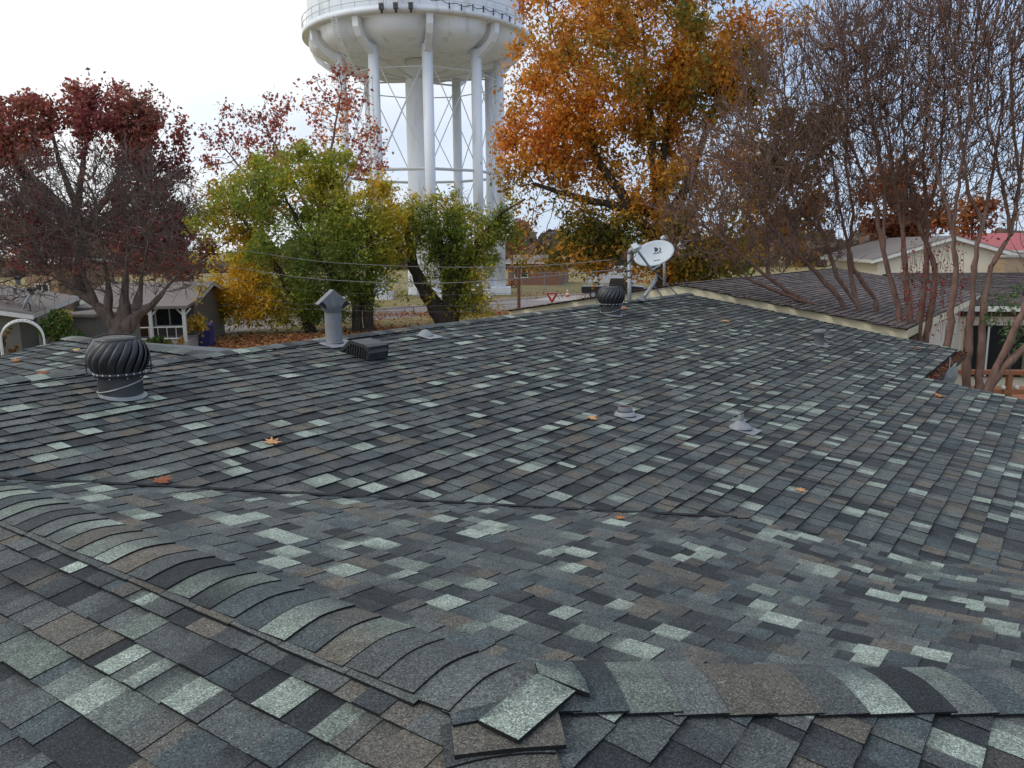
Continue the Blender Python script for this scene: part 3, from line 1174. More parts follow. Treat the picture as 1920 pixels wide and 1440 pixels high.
def drift(cx, cy, rx, ry, n):
    global v, f, c
    for _ in range(n):
        p = np.array([cx + rng.normal()*rx, cy + rng.normal()*ry, .02+.05*rng.random()])
        a = rng.random()*6.28
        u = np.array([math.cos(a), math.sin(a), rng.normal()*.35]); w_ = np.array([-math.sin(a), math.cos(a), rng.normal()*.35])
        L = .07+.06*rng.random()
        o = len(v)
        v += [p-u*L, p+w_*L*.6, p+u*L, p-w_*L*.6]
        f.append((o, o+1, o+2, o+3))
        c.append(np.array([(.36, .13, .05), (.28, .10, .05), (.42, .22, .08), (.20, .08, .04)][rng.integers(4)]))


for (px, py, rx, ry, n) in ((370, 652, 1.6, 2.2, 1700), (460, 645, 1.6, 2.2, 1500), (560, 637, 1.6, 2, 900), (720, 622, 1.6, 1.6, 1500), (800, 590, 6, 1.0, 1300), (900, 588, 6, 2.0, 900), (690, 606, 4, 2, 500), (1080, 553, 5, 3, 900)):
    g_ = gnd(px, py)
    drift(g_[0], g_[1], rx, ry, n)
tag(link_mesh('fallen_leaves', np.array(v), f, M['litter'], cols=np.array(c)), kind='stuff')

# ------------------------------------------------------------------ water tower
M['tower'] = mat('white_tower_paint', (.83, .87, .92), .5, 0, .05, .5, stretch=(1, 1, .18), dirt=((.46, .46, .45), 1.1, .56, .6))
M['tower_rod'] = mat('white_painted_rod', (.62, .63, .64), .5, 0, .05)
M['purple'] = mat('purple_paint', (.19, .09, .15), .5, 0, .1)
TB = at(795, 500, 78); TX, TY = float(TB[0]), 78.0
tw = thing('water_tower', 'big white water tower on ten legs with a railed catwalk', 'water tower', (TX, TY, 0))
o = np.array([TX, TY, 0])
ZB, RBAL, RSH, RLEG = 23.1, 10.4, 9.85, 7.5
b = MB()
b.lathe([(RSH, ZB), (RSH, 38), (8.5, 41), (4, 42.5), (.01, 43)], 96, o)
b.build('tank', M['tower'], tw, True, True)
b = MB()                                              # bulged bowl, dished between the legs and the riser
prof = [(RSH+.02, ZB+.02), (RSH+.0, ZB-.4), (9.75, ZB-.95), (9.2, ZB-1.45), (8.4, ZB-1.85), (7.6, ZB-2.05), (6.4, ZB-1.9), (4.5, ZB-1.6), (2.6, ZB-1.5), (1.0, ZB-1.45)]
NA = 128
TH0 = math.radians(-90+12)                          # first leg, measured so that -90 faces the camera
vs, fs = [], []
for r_, z in prof:
    for k in range(NA):
        a = 2*PI*k/NA
        lob = abs(math.sin(5*(a-TH0)))               # fuller between the legs
        e = (1-lob**.55)*1.25 if 7 < r_ < 10.1 and z < ZB-.3 else 0
        vs.append(o + np.array([(r_-e*.8)*math.cos(a), (r_-e*.8)*math.sin(a), z+e*.55]))
fs = [(i*NA+k, i*NA+(k+1) % NA, (i+1)*NA+(k+1) % NA, (i+1)*NA+k) for i in range(len(prof)-1) for k in range(NA)]
b.add(vs, fs)
b.build('bowl', M['tower'], tw, True, True)
b = MB()
b.lathe([(RSH, ZB+.05), (RBAL, ZB+.05), (RBAL, ZB+.55), (RBAL-.06, ZB+.55), (RBAL-.06, ZB+.12), (RSH, ZB+.12)], 96, o)
b.build('catwalk', M['tower'], tw, True, True)
b = MB()
for z in (ZB+.95, ZB+1.5):
    b.tube([o + np.array([(RBAL-.03)*math.cos(2*PI*k/96), (RBAL-.03)*math.sin(2*PI*k/96), z]) for k in range(97)], .035, 5, False)
for k in range(48):
    a = 2*PI*k/48
    p = o + np.array([(RBAL-.03)*math.cos(a), (RBAL-.03)*math.sin(a), 0])
    b.tube([p+np.array([0, 0, ZB+.5]), p+np.array([0, 0, ZB+1.5])], .03, 4, False)
b.build('railing', M['tower_rod'], tw, True)
legs = []
for i in range(10):
    a = TH0 + i*PI/5
    d = np.array([math.cos(a), math.sin(a), 0])
    p = o + d*RLEG
    legs.append(p)
    b = MB()
    b.lathe([(.46, 0), (.46, ZB-1.75)], 24, p, True)
    lg = b.build('leg', M['tower'], tw, True, True)
    b = MB(); b.box(p + np.array([0, 0, .35]), (1.9, 1.9, .7)); b.build('footing', M['tower'], lg, True)
    b = MB()                                          # curved gusset running up the bowl
    s_ = np.array([-d[1], d[0], 0])
    gp = [(RLEG+.1, ZB-2.5), (RLEG+.6, ZB-2.38), (8.8, ZB-2.0), (9.6, ZB-1.4), (10.0, ZB-.75), (10.1, ZB+.04), (9.6, ZB+.04), (9.5, ZB-.7), (9.1, ZB-1.25), (8.4, ZB-1.65), (RLEG-.1, ZB-1.75)]
    b.prism([o + d*r_ + np.array([0, 0, z]) - s_*.27 for r_, z in gp], s_*.54)
    b.build('bracket', M['tower'], tw, True)
b = MB()
b.lathe([(1.6, 0), (1.42, 8.5), (1.40, 8.7), (1.30, 8.9), (1.27, ZB-1.5)], 32, o)
b.build('riser', M['tower'], tw, True, True)
ZR1 = 11.2
for i in range(10):
    p, q_ = legs[i], legs[(i+1) % 10]
    zup = lambda P_, z: np.array([P_[0], P_[1], z])
    for (za, zb, r_) in ((ZR1, ZR1, .13), (ZB-3.5, ZB-3.5, .05)):
        b = MB(); b.tube([zup(p, za), zup(q_, zb)], r_, 6); b.build('strut', M['tower_rod'], tw, True)
    for (za, zb) in ((ZR1+.1, ZB-2.4), (ZB-2.4, ZR1+.1), (ZR1-.1, .8), (.8, ZR1-.1)):
        b = MB(); b.tube([zup(p, za), zup(q_, zb)], .045, 5); b.build('brace_rod', M['tower_rod'], tw, True)
    b = MB(); b.tube([zup(p, ZB-2.4), zup(o+(p-o)*.14, ZB-3.2)], .09, 5); b.build('spoke_rod', M['tower_rod'], tw, True)
# ladder from leg to catwalk, curved along the bowl
b = MB()
a = TH0 - PI/5 - math.radians(10)
d = np.array([math.cos(a), math.sin(a), 0]); s_ = np.array([-d[1], d[0], 0])
lp = [(RBAL+.1, ZB+.1), (RBAL-.1, ZB-.9), (RBAL-.6, ZB-2.0), (RBAL-1.4, ZB-3.1), (RBAL-2.2, ZB-4.1)]
ladp = []
for i in range(len(lp)-1):
    for k in range(6):
        u = k/6
        ladp.append(o + d*(lp[i][0]*(1-u)+lp[i+1][0]*u) + np.array([0, 0, lp[i][1]*(1-u)+lp[i+1][1]*u]))
for sg in (-.27, .27): b.tube([p + s_*sg for p in ladp], .055, 5)
for p in ladp: b.tube([p - s_*.27, p + s_*.27], .04, 4)
b.build('ladder', M['tower_rod'], tw, True)
b = MB()
pl = legs[-1]
dl = (pl-o)/np.linalg.norm(pl-o)
for sg in (-.2, .2):
    q0 = pl + dl*.62 + np.array([-dl[1], dl[0], 0])*sg
    b.tube([q0 + np.array([0, 0, 3]), q0 + np.array([0, 0, ZB-4.2])], .04, 4)
b.build('leg_ladder', M['tower_rod'], tw, True)
M['antenna'] = mat('antenna_panel', (.66, .67, .68), .5, 0, .04)
for k, deg in enumerate((-99.0, -92.8, -86.4)):
    a = math.radians(deg)
    d = np.array([math.cos(a), math.sin(a), 0])
    b = MB()
    b.box(o + d*(RBAL+.35) + np.array([0, 0, ZB+1.75]), (.22, .42, 2.4), rz=a)
    an = b.build('antenna', M['antenna'], tw, True)
    b = MB()
    b.box(o + d*(RBAL+.33) + np.array([0, 0, ZB+.30]), (.25, .36, .42), rz=a)
    b.tube([o + d*(RBAL+.33) + np.array([0, 0, ZB+.1]), o + d*(RBAL+.2) + np.array([0, 0, ZB-.15])], .1, 6)
    b.build('mount', M['metal_dark'], an, True)
b = MB()
pts = []
for k in range(34):
    a = math.radians(-96 + k*1.9)
    pts.append(o + np.array([(RBAL+.05)*math.cos(a), (RBAL+.05)*math.sin(a), ZB+1.25 - .55*min(1, k/16) + .10*math.sin(k*1.7)]))
b.tube(pts, .035, 4)
for k in range(14, 34, 3): b.tube([pts[k]+np.array([0, 0, .15]), pts[k]-np.array([0, 0, .32])], .06, 4)
b.build('cable', M['metal_dark'], tw, True)
# painted script on the tank: the low ends of the letters r, m, a
b = MB()


def stroke(pts, w=.10):
    P3 = []
    for (s_, z) in pts:
        a = -PI/2 + s_/RSH
        P3.append(o + np.array([(RSH+.01)*math.cos(a), (RSH+.01)*math.sin(a), ZB+z]))
    b.tube(P3, w, 6)


for off, w_ in ((0, .13),):
    stroke([(6.3, 3.4), (6.9, 5.6), (7.2, 4.9), (7.9, 5.7)])
    stroke([(7.0, 3.2), (7.4, 4.3)], .2)
    stroke([(8.9, 2.7), (9.5, 5.5), (9.4, 2.5), (10.2, 5.3), (10.5, 4.6), (10.6, 2.4), (11.4, 5.0), (11.9, 4.4), (12.6, 1.9)])
    stroke([(13.9, 4.7), (13.3, 4.9), (12.7, 3.6), (12.9, 2.2), (13.4, 2.0), (14.0, 3.8), (14.1, 5.2)])
    stroke([(14.0, 3.4), (14.3, 1.8), (14.8, 1.9)])
b.build('lettering', M['purple'], tw, True)

# ------------------------------------------------------------------ houses
M['brown_shingle'] = None
BPAL = [np.array(c)*1.4 for c in ((.125, .100, .092), (.105, .083, .078), (.145, .118, .108), (.085, .070, .068), (.16, .135, .125))]
BPW = [.35, .25, .2, .1, .1]
M['siding'] = mat('grey_lap_siding', (.15, .14, .12), .7, 0, .15, 3, stretch=(.3, .3, 4))
M['white_trim'] = mat('white_trim', (.68, .67, .63), .55, 0, .08, 4, dirt=((.4, .38, .33), 3, .55, .5))
M['cream_wall'] = mat('cream_wall', (.74, .68, .54), .6, 0, .06, 2)
M['glass'] = mat('dark_window_glass', (.02, .024, .028), .08, 0, .1, 2, spec=.8)
M['grey_roof'] = mat('grey_brown_shingle_roof', (.20, .17, .155), .9, 0, .35, 16, dirt=((.11, .095, .09), 1.2, .55, .4))
M['door'] = mat('brown_door', (.12, .055, .03), .6, 0, .2)


def gable_house(name, label, A, u, v, length, half, eave, ridge, wallm, roofm, over=.4, trim=None, shing=None, seed=2, trim_h=.18):
    """A: eave corner nearest; u along the ridge, v across (unit, horizontal). Walls, two slopes, rake and eave boards."""
    trim = trim or M['white_trim']
    A, u, v = np.array(A, float), np.array(u, float), np.array(v, float)
    A[2] = 0
    h = thing(name, label, 'house', A + u*length/2 + v*half)
    P = lambda s, q, z: A + u*s + v*q + np.array([0, 0, z])
    sl = (ridge-eave)/half
    b = MB()
    x0, x1, y0, y1 = over, length-over, over, 2*half-over
    for (a, c) in (((x0, y0), (x1, y0)), ((x1, y0), (x1, y1)), ((x1, y1), (x0, y1)), ((x0, y1), (x0, y0))):
        b.quad(P(*a, 0), P(*c, 0), P(*c, eave+over*sl-.05), P(*a, eave+over*sl-.05))
    for x in (x0, x1): b.poly([P(x, y0, eave+over*sl-.05), P(x, y1, eave+over*sl-.05), P(x, half, ridge-.05)])
    b.build('wall', wallm, h, True)
    for side in (0, 1):
        yy = (lambda q: q) if side == 0 else (lambda q: 2*half-q)
        if shing:
            shingles('roof', h, lambda a, s: tuple(P(a, yy(s), eave + s*sl)), (0, length), (0, half), lambda a, s: [], pal=BPAL, pw=BPW, seed=seed+side, tabw=(.15, .34), butt=.012, material=shing)
        else:
            b = MB()
            b.prism([P(0, yy(0), eave), P(0, yy(half), ridge), P(0, yy(half), ridge-.06), P(0, yy(0), eave-.06)], u*length)
            b.build('roof', roofm, h, True)
    b = MB()
    for x, e in ((0, -1), (length, 1)):
        for side in (0, 1):
            yy = (lambda q: q) if side == 0 else (lambda q: 2*half-q)
            b.prism([P(x, yy(0), eave-.02), P(x, yy(half), ridge-.02), P(x, yy(half), ridge-.02-trim_h), P(x, yy(0), eave-.02-trim_h)], u*(-.04*e))
    for q in (.02, 2*half-.02):
        b.prism([P(.03, q, eave-.012), P(.03, q+.03*(1 if q > half else -1), eave-.012), P(.03, q+.03*(1 if q > half else -1), eave-.17), P(.03, q, eave-.17)], u*(length-.06))
    b.build('fascia', trim, h, True)
    return h, P


def wall_box(parent, name, P0, ax, size, m):
    b = MB(); b.box(P0, size, ax=ax); return b.build(name, m, parent, True)


Z3 = np.array([0, 0, 1.0])


def window(parent, c, right, n, w_, h_, frame=None, mull=1):
    fr = MB()
    for sx in (-1, 1): fr.box(c + right*(sx*(w_/2+.04)) + n*.03, (.08, .08, h_+.16), ax=(right, n, Z3))
    for sz in (-1, 1): fr.box(c + Z3*(sz*(h_/2+.04)) + n*.03, (w_, .08, .08), ax=(right, n, Z3))
    for k in range(mull): fr.box(c + right*(w_*((k+1)/(mull+1)-.5)) + n*.03, (.05, .06, h_), ax=(right, n, Z3))
    wobj = fr.build('window', frame or M['white_trim'], parent, True)
    g_ = MB(); g_.box(c + n*.012, (w_, .02, h_), ax=(right, n, Z3)); g_.build('pane', M['glass'], wobj, True)
    return wobj


# brown-roofed house right behind our gable: ridge along e1
M['brown_shingle'] = mat_attr('brown_asphalt_shingle', rough=.92, speckle=60, spec=.2)
EH = 16.35
pk = onplane(1274, 533, CAM_Z-.86, 0, 0)
dd = ray(1274, 533); sh_ = EH/(dd@E1); pk = CAM + dd*sh_
dd = ray(1702, 617); sh_ = EH/(dd@E1); ev = CAM + dd*sh_
half = float(pk@E2 - ev@E2)
h3, P3 = gable_house('house', 'brown shingled house with a cream gable board behind our roof', np.array(W(EH, float(ev@E2), 0)), E1, E2, 13.5, half, float(ev[2]), float(pk[2]), M['cream_wall'], None, .35, M['cream'], M['brown_shingle'], 41, .23)
b = MB()                                              # dark drip edge on the rake
for side in (0, 1):
    yy = (lambda q: q) if side == 0 else (lambda q: 2*half-q)
    b.prism([P3(-.03, yy(0), ev[2]+.02), P3(-.03, yy(half), pk[2]+.02), P3(-.03, yy(half), pk[2]-.02), P3(-.03, yy(0), ev[2]-.02)], E1*.08)
b.build('drip_edge', M['brown_wood'], h3, True)

# grey-roofed house on the far left
A1 = at(62, 588, 25.2)
u1 = np.array([-.36, .93, 0]); u1 /= np.linalg.norm(u1)
v1 = np.array([-u1[1], u1[0], 0])
h1, P1 = gable_house('house', 'low house with a grey brown roof and white fascia at the far left', A1, u1, v1, 10.5, 5.0, 2.5, 3.5, M['siding'], M['grey_roof'], .5)
window(h1, P1(.5, 3.2, 1.5), v1, -u1, 1.6, 1.1)
window(h1, P1(4.2, .5, 1.5), u1, -v1, 1.4, 1.1)
g_ = at(160, 640, 28.5)
t = thing('shed', 'grey lap sided shed wall behind the bare tree trunk', 'shed', (g_[0], g_[1]+1.2, 0))
b = MB(); b.box((0, 0, 1.05), (1.5, 2.4, 2.1), rz=-.2); b.build('wall', M['siding'], t, False)
b = MB(); b.box((0, 0, 2.16), (1.75, 2.7, .10), rz=-.2); b.build('roof', M['grey_roof'], t, False)
# vents and a dish on that roof
def on_h1(px, py):
    d = ray(px, py)
    n_ = np.cross(u1, v1 + Z3*(1.0/5.0))
    s = ((P1(0, 0, 2.5)-CAM)@n_)/(d@n_)
    return CAM + d*s


def small_turbine(p, R, label):
    t = thing('turbine_vent', label, 'roof vent', p, 0, 'dark vents on the far left roof')
    b = MB(); b.lathe([(R*.6, -.1), (R*.6, R*.7)], 12); b.build('collar', M['metal_grey'], t, False)
    b = MB()
    vs, fs = [], []
    n = 28
    for z, r_ in ((R*.7, .75), (R*1.0, .98), (R*1.35, 1.0), (R*1.65, .8), (R*1.8, .3)):
        for k in range(n):
            rr = R*r_*(1 if k % 2 else .82)
            a = 2*PI*k/n + z/R*.25
            vs.append((rr*math.cos(a), rr*math.sin(a), z))
    fs = [(i*n+k, i*n+(k+1) % n, (i+1)*n+(k+1) % n, (i+1)*n+k) for i in range(4) for k in range(n)] + [tuple(4*n+k for k in range(n))]
    b.add(vs, fs); b.build('blades', M['metal_black'], t, False)
    return t


small_turbine(on_h1(34, 529), .17, 'upper of the two dark turbine vents on the far left roof')
small_turbine(on_h1(60, 552), .17, 'lower of the two dark turbine vents on the far left roof')
p = on_h1(28, 549)
t = thing('vent_pipe', 'short blue grey vent pipe left of the lower dark turbine vent', 'roof vent', p)
b = MB(); b.lathe([(.07, -.05), (.07, .16)], 12); b.build('pipe', M['metal_grey'], t, False)
b = MB(); b.lathe([(.09, .15), (.10, .2), (.001, .22)], 12); b.build('cap', M['galv'], t, False)
p = on_h1(57, 583)
t = thing('satellite_dish', 'small white dish seen edge on upon the far left roof', 'satellite dish', p)
b = MB(); b.tube([(0, 0, -.05), (0, 0, .22), (-.06, -.03, .28)], .02, 8); b.build('stand', M['metal_dark'], t, False)
b = MB()
dn = np.array([-.86, -.25, .42]); dn /= np.linalg.norm(dn)
da = np.cross(dn, [0, 0, 1]); da /= np.linalg.norm(da); db = np.cross(dn, da)
vs = [dn*-.04] + [da*(.2*math.cos(a))+db*(.26*math.sin(a)) for a in np.linspace(0, 2*PI, 25)[:24]]
vs = [np.array((-.08, -.04, .30))+q_ for q_ in vs]
b.add(vs, [(0, 1+k, 1+(k+1) % 24) for k in range(24)])
rf = b.build('reflector', M['dish'], t, False, True)
sm = rf.modifiers.new('sheet', 'SOLIDIFY'); sm.thickness = .02
# arched white garden trellis
g_ = at(43, 640, 19.5); g_[2] = 0
t = thing('arbor', 'white arched metal garden arbor under the far left eave', 'arbor', g_)
b = MB()
aw, zt_ = .46, 2.3
yv = np.array([.85, .5, 0]); xv = np.array([.5, -.85, 0])
rows = []
for s in (-.28, .28):
    pts = [yv*(-aw*1.0) + xv*s]
    for k in range(17):
        a = PI - PI*k/16
        pts.append(yv*(aw*math.cos(a)) + xv*s + Z3*(zt_ + aw*math.sin(a)))
    pts.append(yv*aw + xv*s)
    b.tube(pts, .022, 6)
    rows.append(pts)
b.build('arch', M['white_trim'], t, False)
b = MB()
for i in range(1, len(rows[0])-1): b.tube([rows[0][i], rows[1][i]], .012, 5)
for z in (.3, .6, .9, 1.2, 1.5):
    for sg in (-1, 1): b.tube([yv*(aw*sg) - xv*.28 + Z3*z, yv*(aw*sg) + xv*.28 + Z3*z], .012, 5)
b.build('rungs', M['white_trim'], t, False)

# porch house in the middle left distance
A2 = at(372, 566, 37); A2[2] = 0
u2 = np.array([-.98, -.12, 0]); u2 /= np.linalg.norm(u2); v2 = np.array([u2[1], -u2[0], 0])
h2, P2 = gable_house('house', 'small house with a dark white railed porch behind the bare tree', A2, u2, v2, 5.2, 3.2, 2.22, 2.9, M['siding'], M['grey_roof'], .3)
b = MB(); b.box(P2(2.2, -1.0, .25), (4.5, 2.6, .5), ax=(u2, v2, Z3)); b.build('porch_floor', M['concrete'], h2, True)
b = MB(); b.prism([P2(-.1, -2.3, 2.05), P2(-.1, .3, 2.32), P2(-.1, .3, 2.2), P2(-.1, -2.3, 1.93)], u2*4.6); b.build('porch_roof', M['grey_roof'], h2, True)
for s in (.1, 1.5, 2.9, 4.3):
    b = MB()
    b.box(P2(s, -2.15, 1.22), (.14, .14, 1.45), ax=(u2, v2, Z3))
    for sg in (-1, 1): b.tube([P2(s, -2.15, 1.6), P2(s+sg*.3, -2.15, 1.92)], .035, 5)
    b.build('porch_post', M['white_trim'], h2, True)
b = MB()
for z in (.62, 1.12): b.tube([P2(.1, -2.15, z), P2(4.3, -2.15, z)], .035, 5)
for k in range(12): b.tube([P2(.1+k*.38, -2.15, .6), P2(.1+k*.38, -2.15, 1.12)], .022, 4)
b.build('porch_rail', M['white_trim'], h2, True)
b = MB(); b.box(P2(2.6, .27, 1.4), (.95, .08, 1.75), ax=(u2, v2, Z3)); b.build('door', M['door'], h2, True)
window(h2, P2(1.4, .29, 1.5), -u2, -v2, 1.2, 1.0)
window(h2, P2(4.0, .29, 1.5), -u2, -v2, .9, 1.0)
g_ = gnd(388, 637)
t = thing('wheeled_bin', 'tall dark blue wheeled bin beside the porch', 'bin', (g_[0]*.92, g_[1]*.92, 0))
M['blue_plastic'] = mat('blue_plastic', (.035, .035, .16), .5, 0, .1)
b = MB()
b.prism([(-.24, -.28, .06), (.24, -.28, .06), (.28, -.3, .98), (-.28, -.3, .98)], (0, .55, 0)); b.build('body', M['blue_plastic'], t, False)
b = MB(); b.prism([(-.30, -.34, .99), (.30, -.34, .99), (.30, .30, 1.10), (-.30, .30, 1.10)], (0, 0, .05)); b.build('lid', M['blue_plastic'], t, False)
for sx in (-.26, .26):
    b = MB(); b.tube([(sx-.03, .26, .11), (sx+.03, .26, .11)], .11, 14); b.build('wheel', M['metal_black'], t, False)

# cream house to the right with a covered patio, deck rail in front
A4 = at(1812, 573, 23.5)
u4 = np.array([.985, -.17, 0]); u4 /= np.linalg.norm(u4); v4 = np.array([-u4[1], u4[0], 0])
h4, P4 = gable_house('house', 'cream house with a long grey roof and dark patio at the right edge', A4 - u4*.5, u4, v4, 16, 5.5, float(A4[2]), float(A4[2])+.78, M['cream_wall'], None, .5, M['white_trim'], M['brown_shingle'], 61, .16)
ez = float(A4[2])
b = MB(); b.box(P4(7.0, .32, ez-.27), (13.0, .1, .14), ax=(u4, v4, Z3)); b.build('soffit_board', M['brown_wood'], h4, True)
b = MB(); b.box(P4(7.0, .44, ez-1.4), (12.6, .06, 1.55), ax=(u4, v4, Z3)); b.build('patio_shade_panel', M['void_shade'], h4, True)  # flat near-black sheet on the wall, painted shade of the patio interior
M['curtain'] = mat('tan_curtain', (.16, .13, .09), .9, 0, .3, 14, stretch=(1, 1, .05))
for k, x in enumerate((2.3, 5.4)):
    b = MB()
    pts = []
    for i in range(25): pts.append(P4(x + i*.04, .36 + .025*math.sin(i*1.9), 0))
    vs = [p+Z3*(ez-2.15) for p in pts] + [p+Z3*(ez-.66) for p in pts]
    b.add(vs, [(i, i+1, 26+i, 25+i) for i in range(24)])
    b.build('curtain', M['curtain'], h4, True)
for x in (1.3, 3.9):
    b = MB(); b.box(P4(x, .34, ez-1.4), (.05, .05, 1.5), ax=(u4, v4, Z3)); b.build('patio_post', M['white_trim'], h4, True)
M['cedar'] = mat('orange_cedar', (.36, .13, .05), .7, 0, .25, 5, stretch=(.3, .3, 3))
dk = at(1800, 736, 18.0)
t = thing('deck_rail', 'orange stained wooden deck railing beyond the roof edge at right', 'railing', (dk[0], dk[1], 0))
du = np.array([.99, -.10, 0]); dv = np.array([.10, .99, 0])
zt1, zt2 = float(at(1850, 697, 18)[2]), float(at(1850, 733, 18)[2])
for nm, z in (('top_rail', zt1), ('lower_rail', zt2)):
    b = MB(); b.box(dk*np.array([1, 1, 0]) + du*3.5 + Z3*z, (8.0, .14, .10), ax=(du, dv, Z3)); b.build(nm, M['cedar'], t, True)
for k in range(5):
    b = MB(); b.box(dk*np.array([1, 1, 0]) + du*(-.3+k*1.35) + Z3*(zt1/2-.03), (.11, .11, zt1-.06), ax=(du, dv, Z3)); b.build('post', M['cedar'], t, True)
b = MB(); b.box(dk*np.array([1, 1, 0]) + du*3.5 + dv*1.6 + Z3*(zt2-.45), (9.0, 3.2, .08), ax=(du, dv, Z3)); b.build('deck_board', M['cedar'], t, True)
M['globe'] = mat('frosted_globe', (.75, .74, .68), .35, 0, .05)
for px, lab in ((1881, 'left of the two white globes on the wooden deck rail'), (1906, 'right of the two white globes on the wooden deck rail')):
    p = at(px, 727, 17.85)
    t = thing('globe_light', lab, 'garden light', p, 0, 'white globe lights on the deck rail')
    b = MB(); b.lathe([(.001, .055), (.035, .045), (.052, .02), (.055, 0), (.045, -.03), (.02, -.045)], 16); b.build('globe', M['globe'], t, False, True)
    b = MB(); b.lathe([(.022, -.04), (.022, -.12)], 10); b.build('stem', M['metal_dark'], t, False)
p = at(1895, 760, 14.5); p[2] = 0
M['red_paint'] = mat('dark_red_paint', (.10, .012, .014), .6, 0, .3, 6)
zpl = float(at(1895, 752, 14.5)[2])
t = thing('planter', 'dark red planter box with pink flowers past the roof edge at right', 'planter', p)
b = MB(); b.box((0.6, 0, zpl/2-.12), (2.6, .5, zpl-.20)); b.build('box', M['red_paint'], t, False)
M['pink'] = mat('pink_petals', (.45, .05, .12), .7, 0, .3)
b = MB()
for k in range(60):
    q_ = np.array([-.5+rng.random()*2.2, -.2+.4*rng.random(), zpl-.2+.16*rng.random()])
    b.lathe([(.001, .03), (.04, .012), (.02, -.01)], 6, q_)
b.build('flowers', M['pink'], t, False)['kind'] = 'stuff'

# cream gable house farther back, red roof beyond
pk5 = at(1792, 441, 36)
ea5 = at(1640, 492, 36)
half5 = float(np.linalg.norm((pk5-ea5)[:2]))*.98
u5 = np.array([.18, .98, 0]); v5 = np.array([.98, -.18, 0])
h5, P5 = gable_house('house', 'cream gabled house with vertical siding behind the bare shrub trunks', pk5 - v5*half5, u5, v5, 12, half5, float(pk5[2]) - half5*.30, float(pk5[2]), M['cream_wall'], M['grey_roof'], .35)
window(h5, P5(.33, half5*.55, 2.6), v5, -u5, 1.0, 1.0)
b = MB()
for k in range(20): b.box(P5(.34, .6+k*(2*half5-1.2)/19, 1.5), (.03, .05, 2.6), ax=(u5, v5, Z3))
b.build('batten', M['cream_wall'], h5, True)
M['tan_brick'] = mat('tan_brick', (.40, .29, .19), .9, 0, .35, 5, stretch=(1, 1, 6))
c5 = at(1905, 500, 34.5)
t = thing('brick_chimney', 'broad tan brick chimney block right of the cream gable', 'chimney', (c5[0], c5[1], 0))
b = MB(); b.box((0, 0, float(c5[2])/2+.2), (1.5, .8, float(c5[2])+.4)); b.build('stack', M['tan_brick'], t, False)
b = MB(); b.box((0, 0, float(c5[2])+.45), (1.65, .95, .1)); b.build('cap', M['concrete'], t, False)
M['red_roof'] = mat('red_metal_roof', (.42, .075, .065), .5, 0, .1, 3)
pr = at(1850, 439, 58)
h6, P6 = gable_house('house', 'distant house with a bright red roof at the right edge', at(1846, 470, 54), np.array([.999, -.05, 0]), np.array([.05, .999, 0]), 16, 4.5, float(at(1880, 469, 54)[2]), float(at(1880, 437, 58.5)[2]), M['cream_wall'], M['red_roof'], .3)
window(h6, P6(3, .28, 2.0), np.array([.999, -.05, 0]), np.array([-.05, -.999, 0]), 1.3, 1.0)
# far bungalows behind the tower and behind the far-left roof
fh = at(955, 491, 98)
h7, P7 = gable_house('house', 'far brick bungalow with a pale roof right of the tower legs', at(945, 493, 96), np.array([.98, -.2, 0]), np.array([.2, .98, 0]), 7, 4.5, float(at(960, 492, 96)[2]), float(at(960, 478, 100)[2]), mat('red_brick', (.25, .12, .08), .9, 0, .3, 8), M['grey_roof'], .4)
window(h7, P7(2.0, .38, 1.5), np.array([.98, -.2, 0]), np.array([.2, -.98, 0]), 1.5, 1.1)
h8, P8 = gable_house('house', 'distant tan house with white roof edge above the far left roof', at(108, 505, 60), np.array([-.97, .1, 0]), np.array([.1, .97, 0]), 3.2, 4, float(at(100, 492, 60)[2]), float(at(100, 483, 64)[2]), mat('tan_stucco', (.33, .22, .14), .9, 0, .3, 3), M['white_trim'], .3)
window(h8, P8(1.6, .28, 1.6), np.array([.97, -.1, 0]), np.array([-.1, -.97, 0]), 1.0, .8)

# ------------------------------------------------------------------ wires and their post
M['wire'] = mat('grey_cable', (.06, .06, .065), .6, 0, .1)
M['wire_pale'] = mat('pale_cable', (.13, .13, .14), .5, .2, .1)


def wire(label, pts, r, m=None):
    P_ = [at(*p) for p in pts]
    out = []
    n = len(P_)
    for i in range(n-1):                              # smooth through the points
        p0, p1, p2, p3 = P_[max(i-1, 0)], P_[i], P_[i+1], P_[min(i+2, n-1)]
        for k in range(8):
            t_ = k/8
            out.append(.5*((2*p1) + (p2-p0)*t_ + (2*p0-5*p1+4*p2-p3)*t_*t_ + (3*p1-p0-3*p2+p3)*t_**3))
    out.append(P_[-1])
    cu = MB(); cu.tube(out, r, 5)
    ob = cu.build('overhead_wire', m or M['wire'])
    tag(ob, label, 'wire', 'overhead wires')


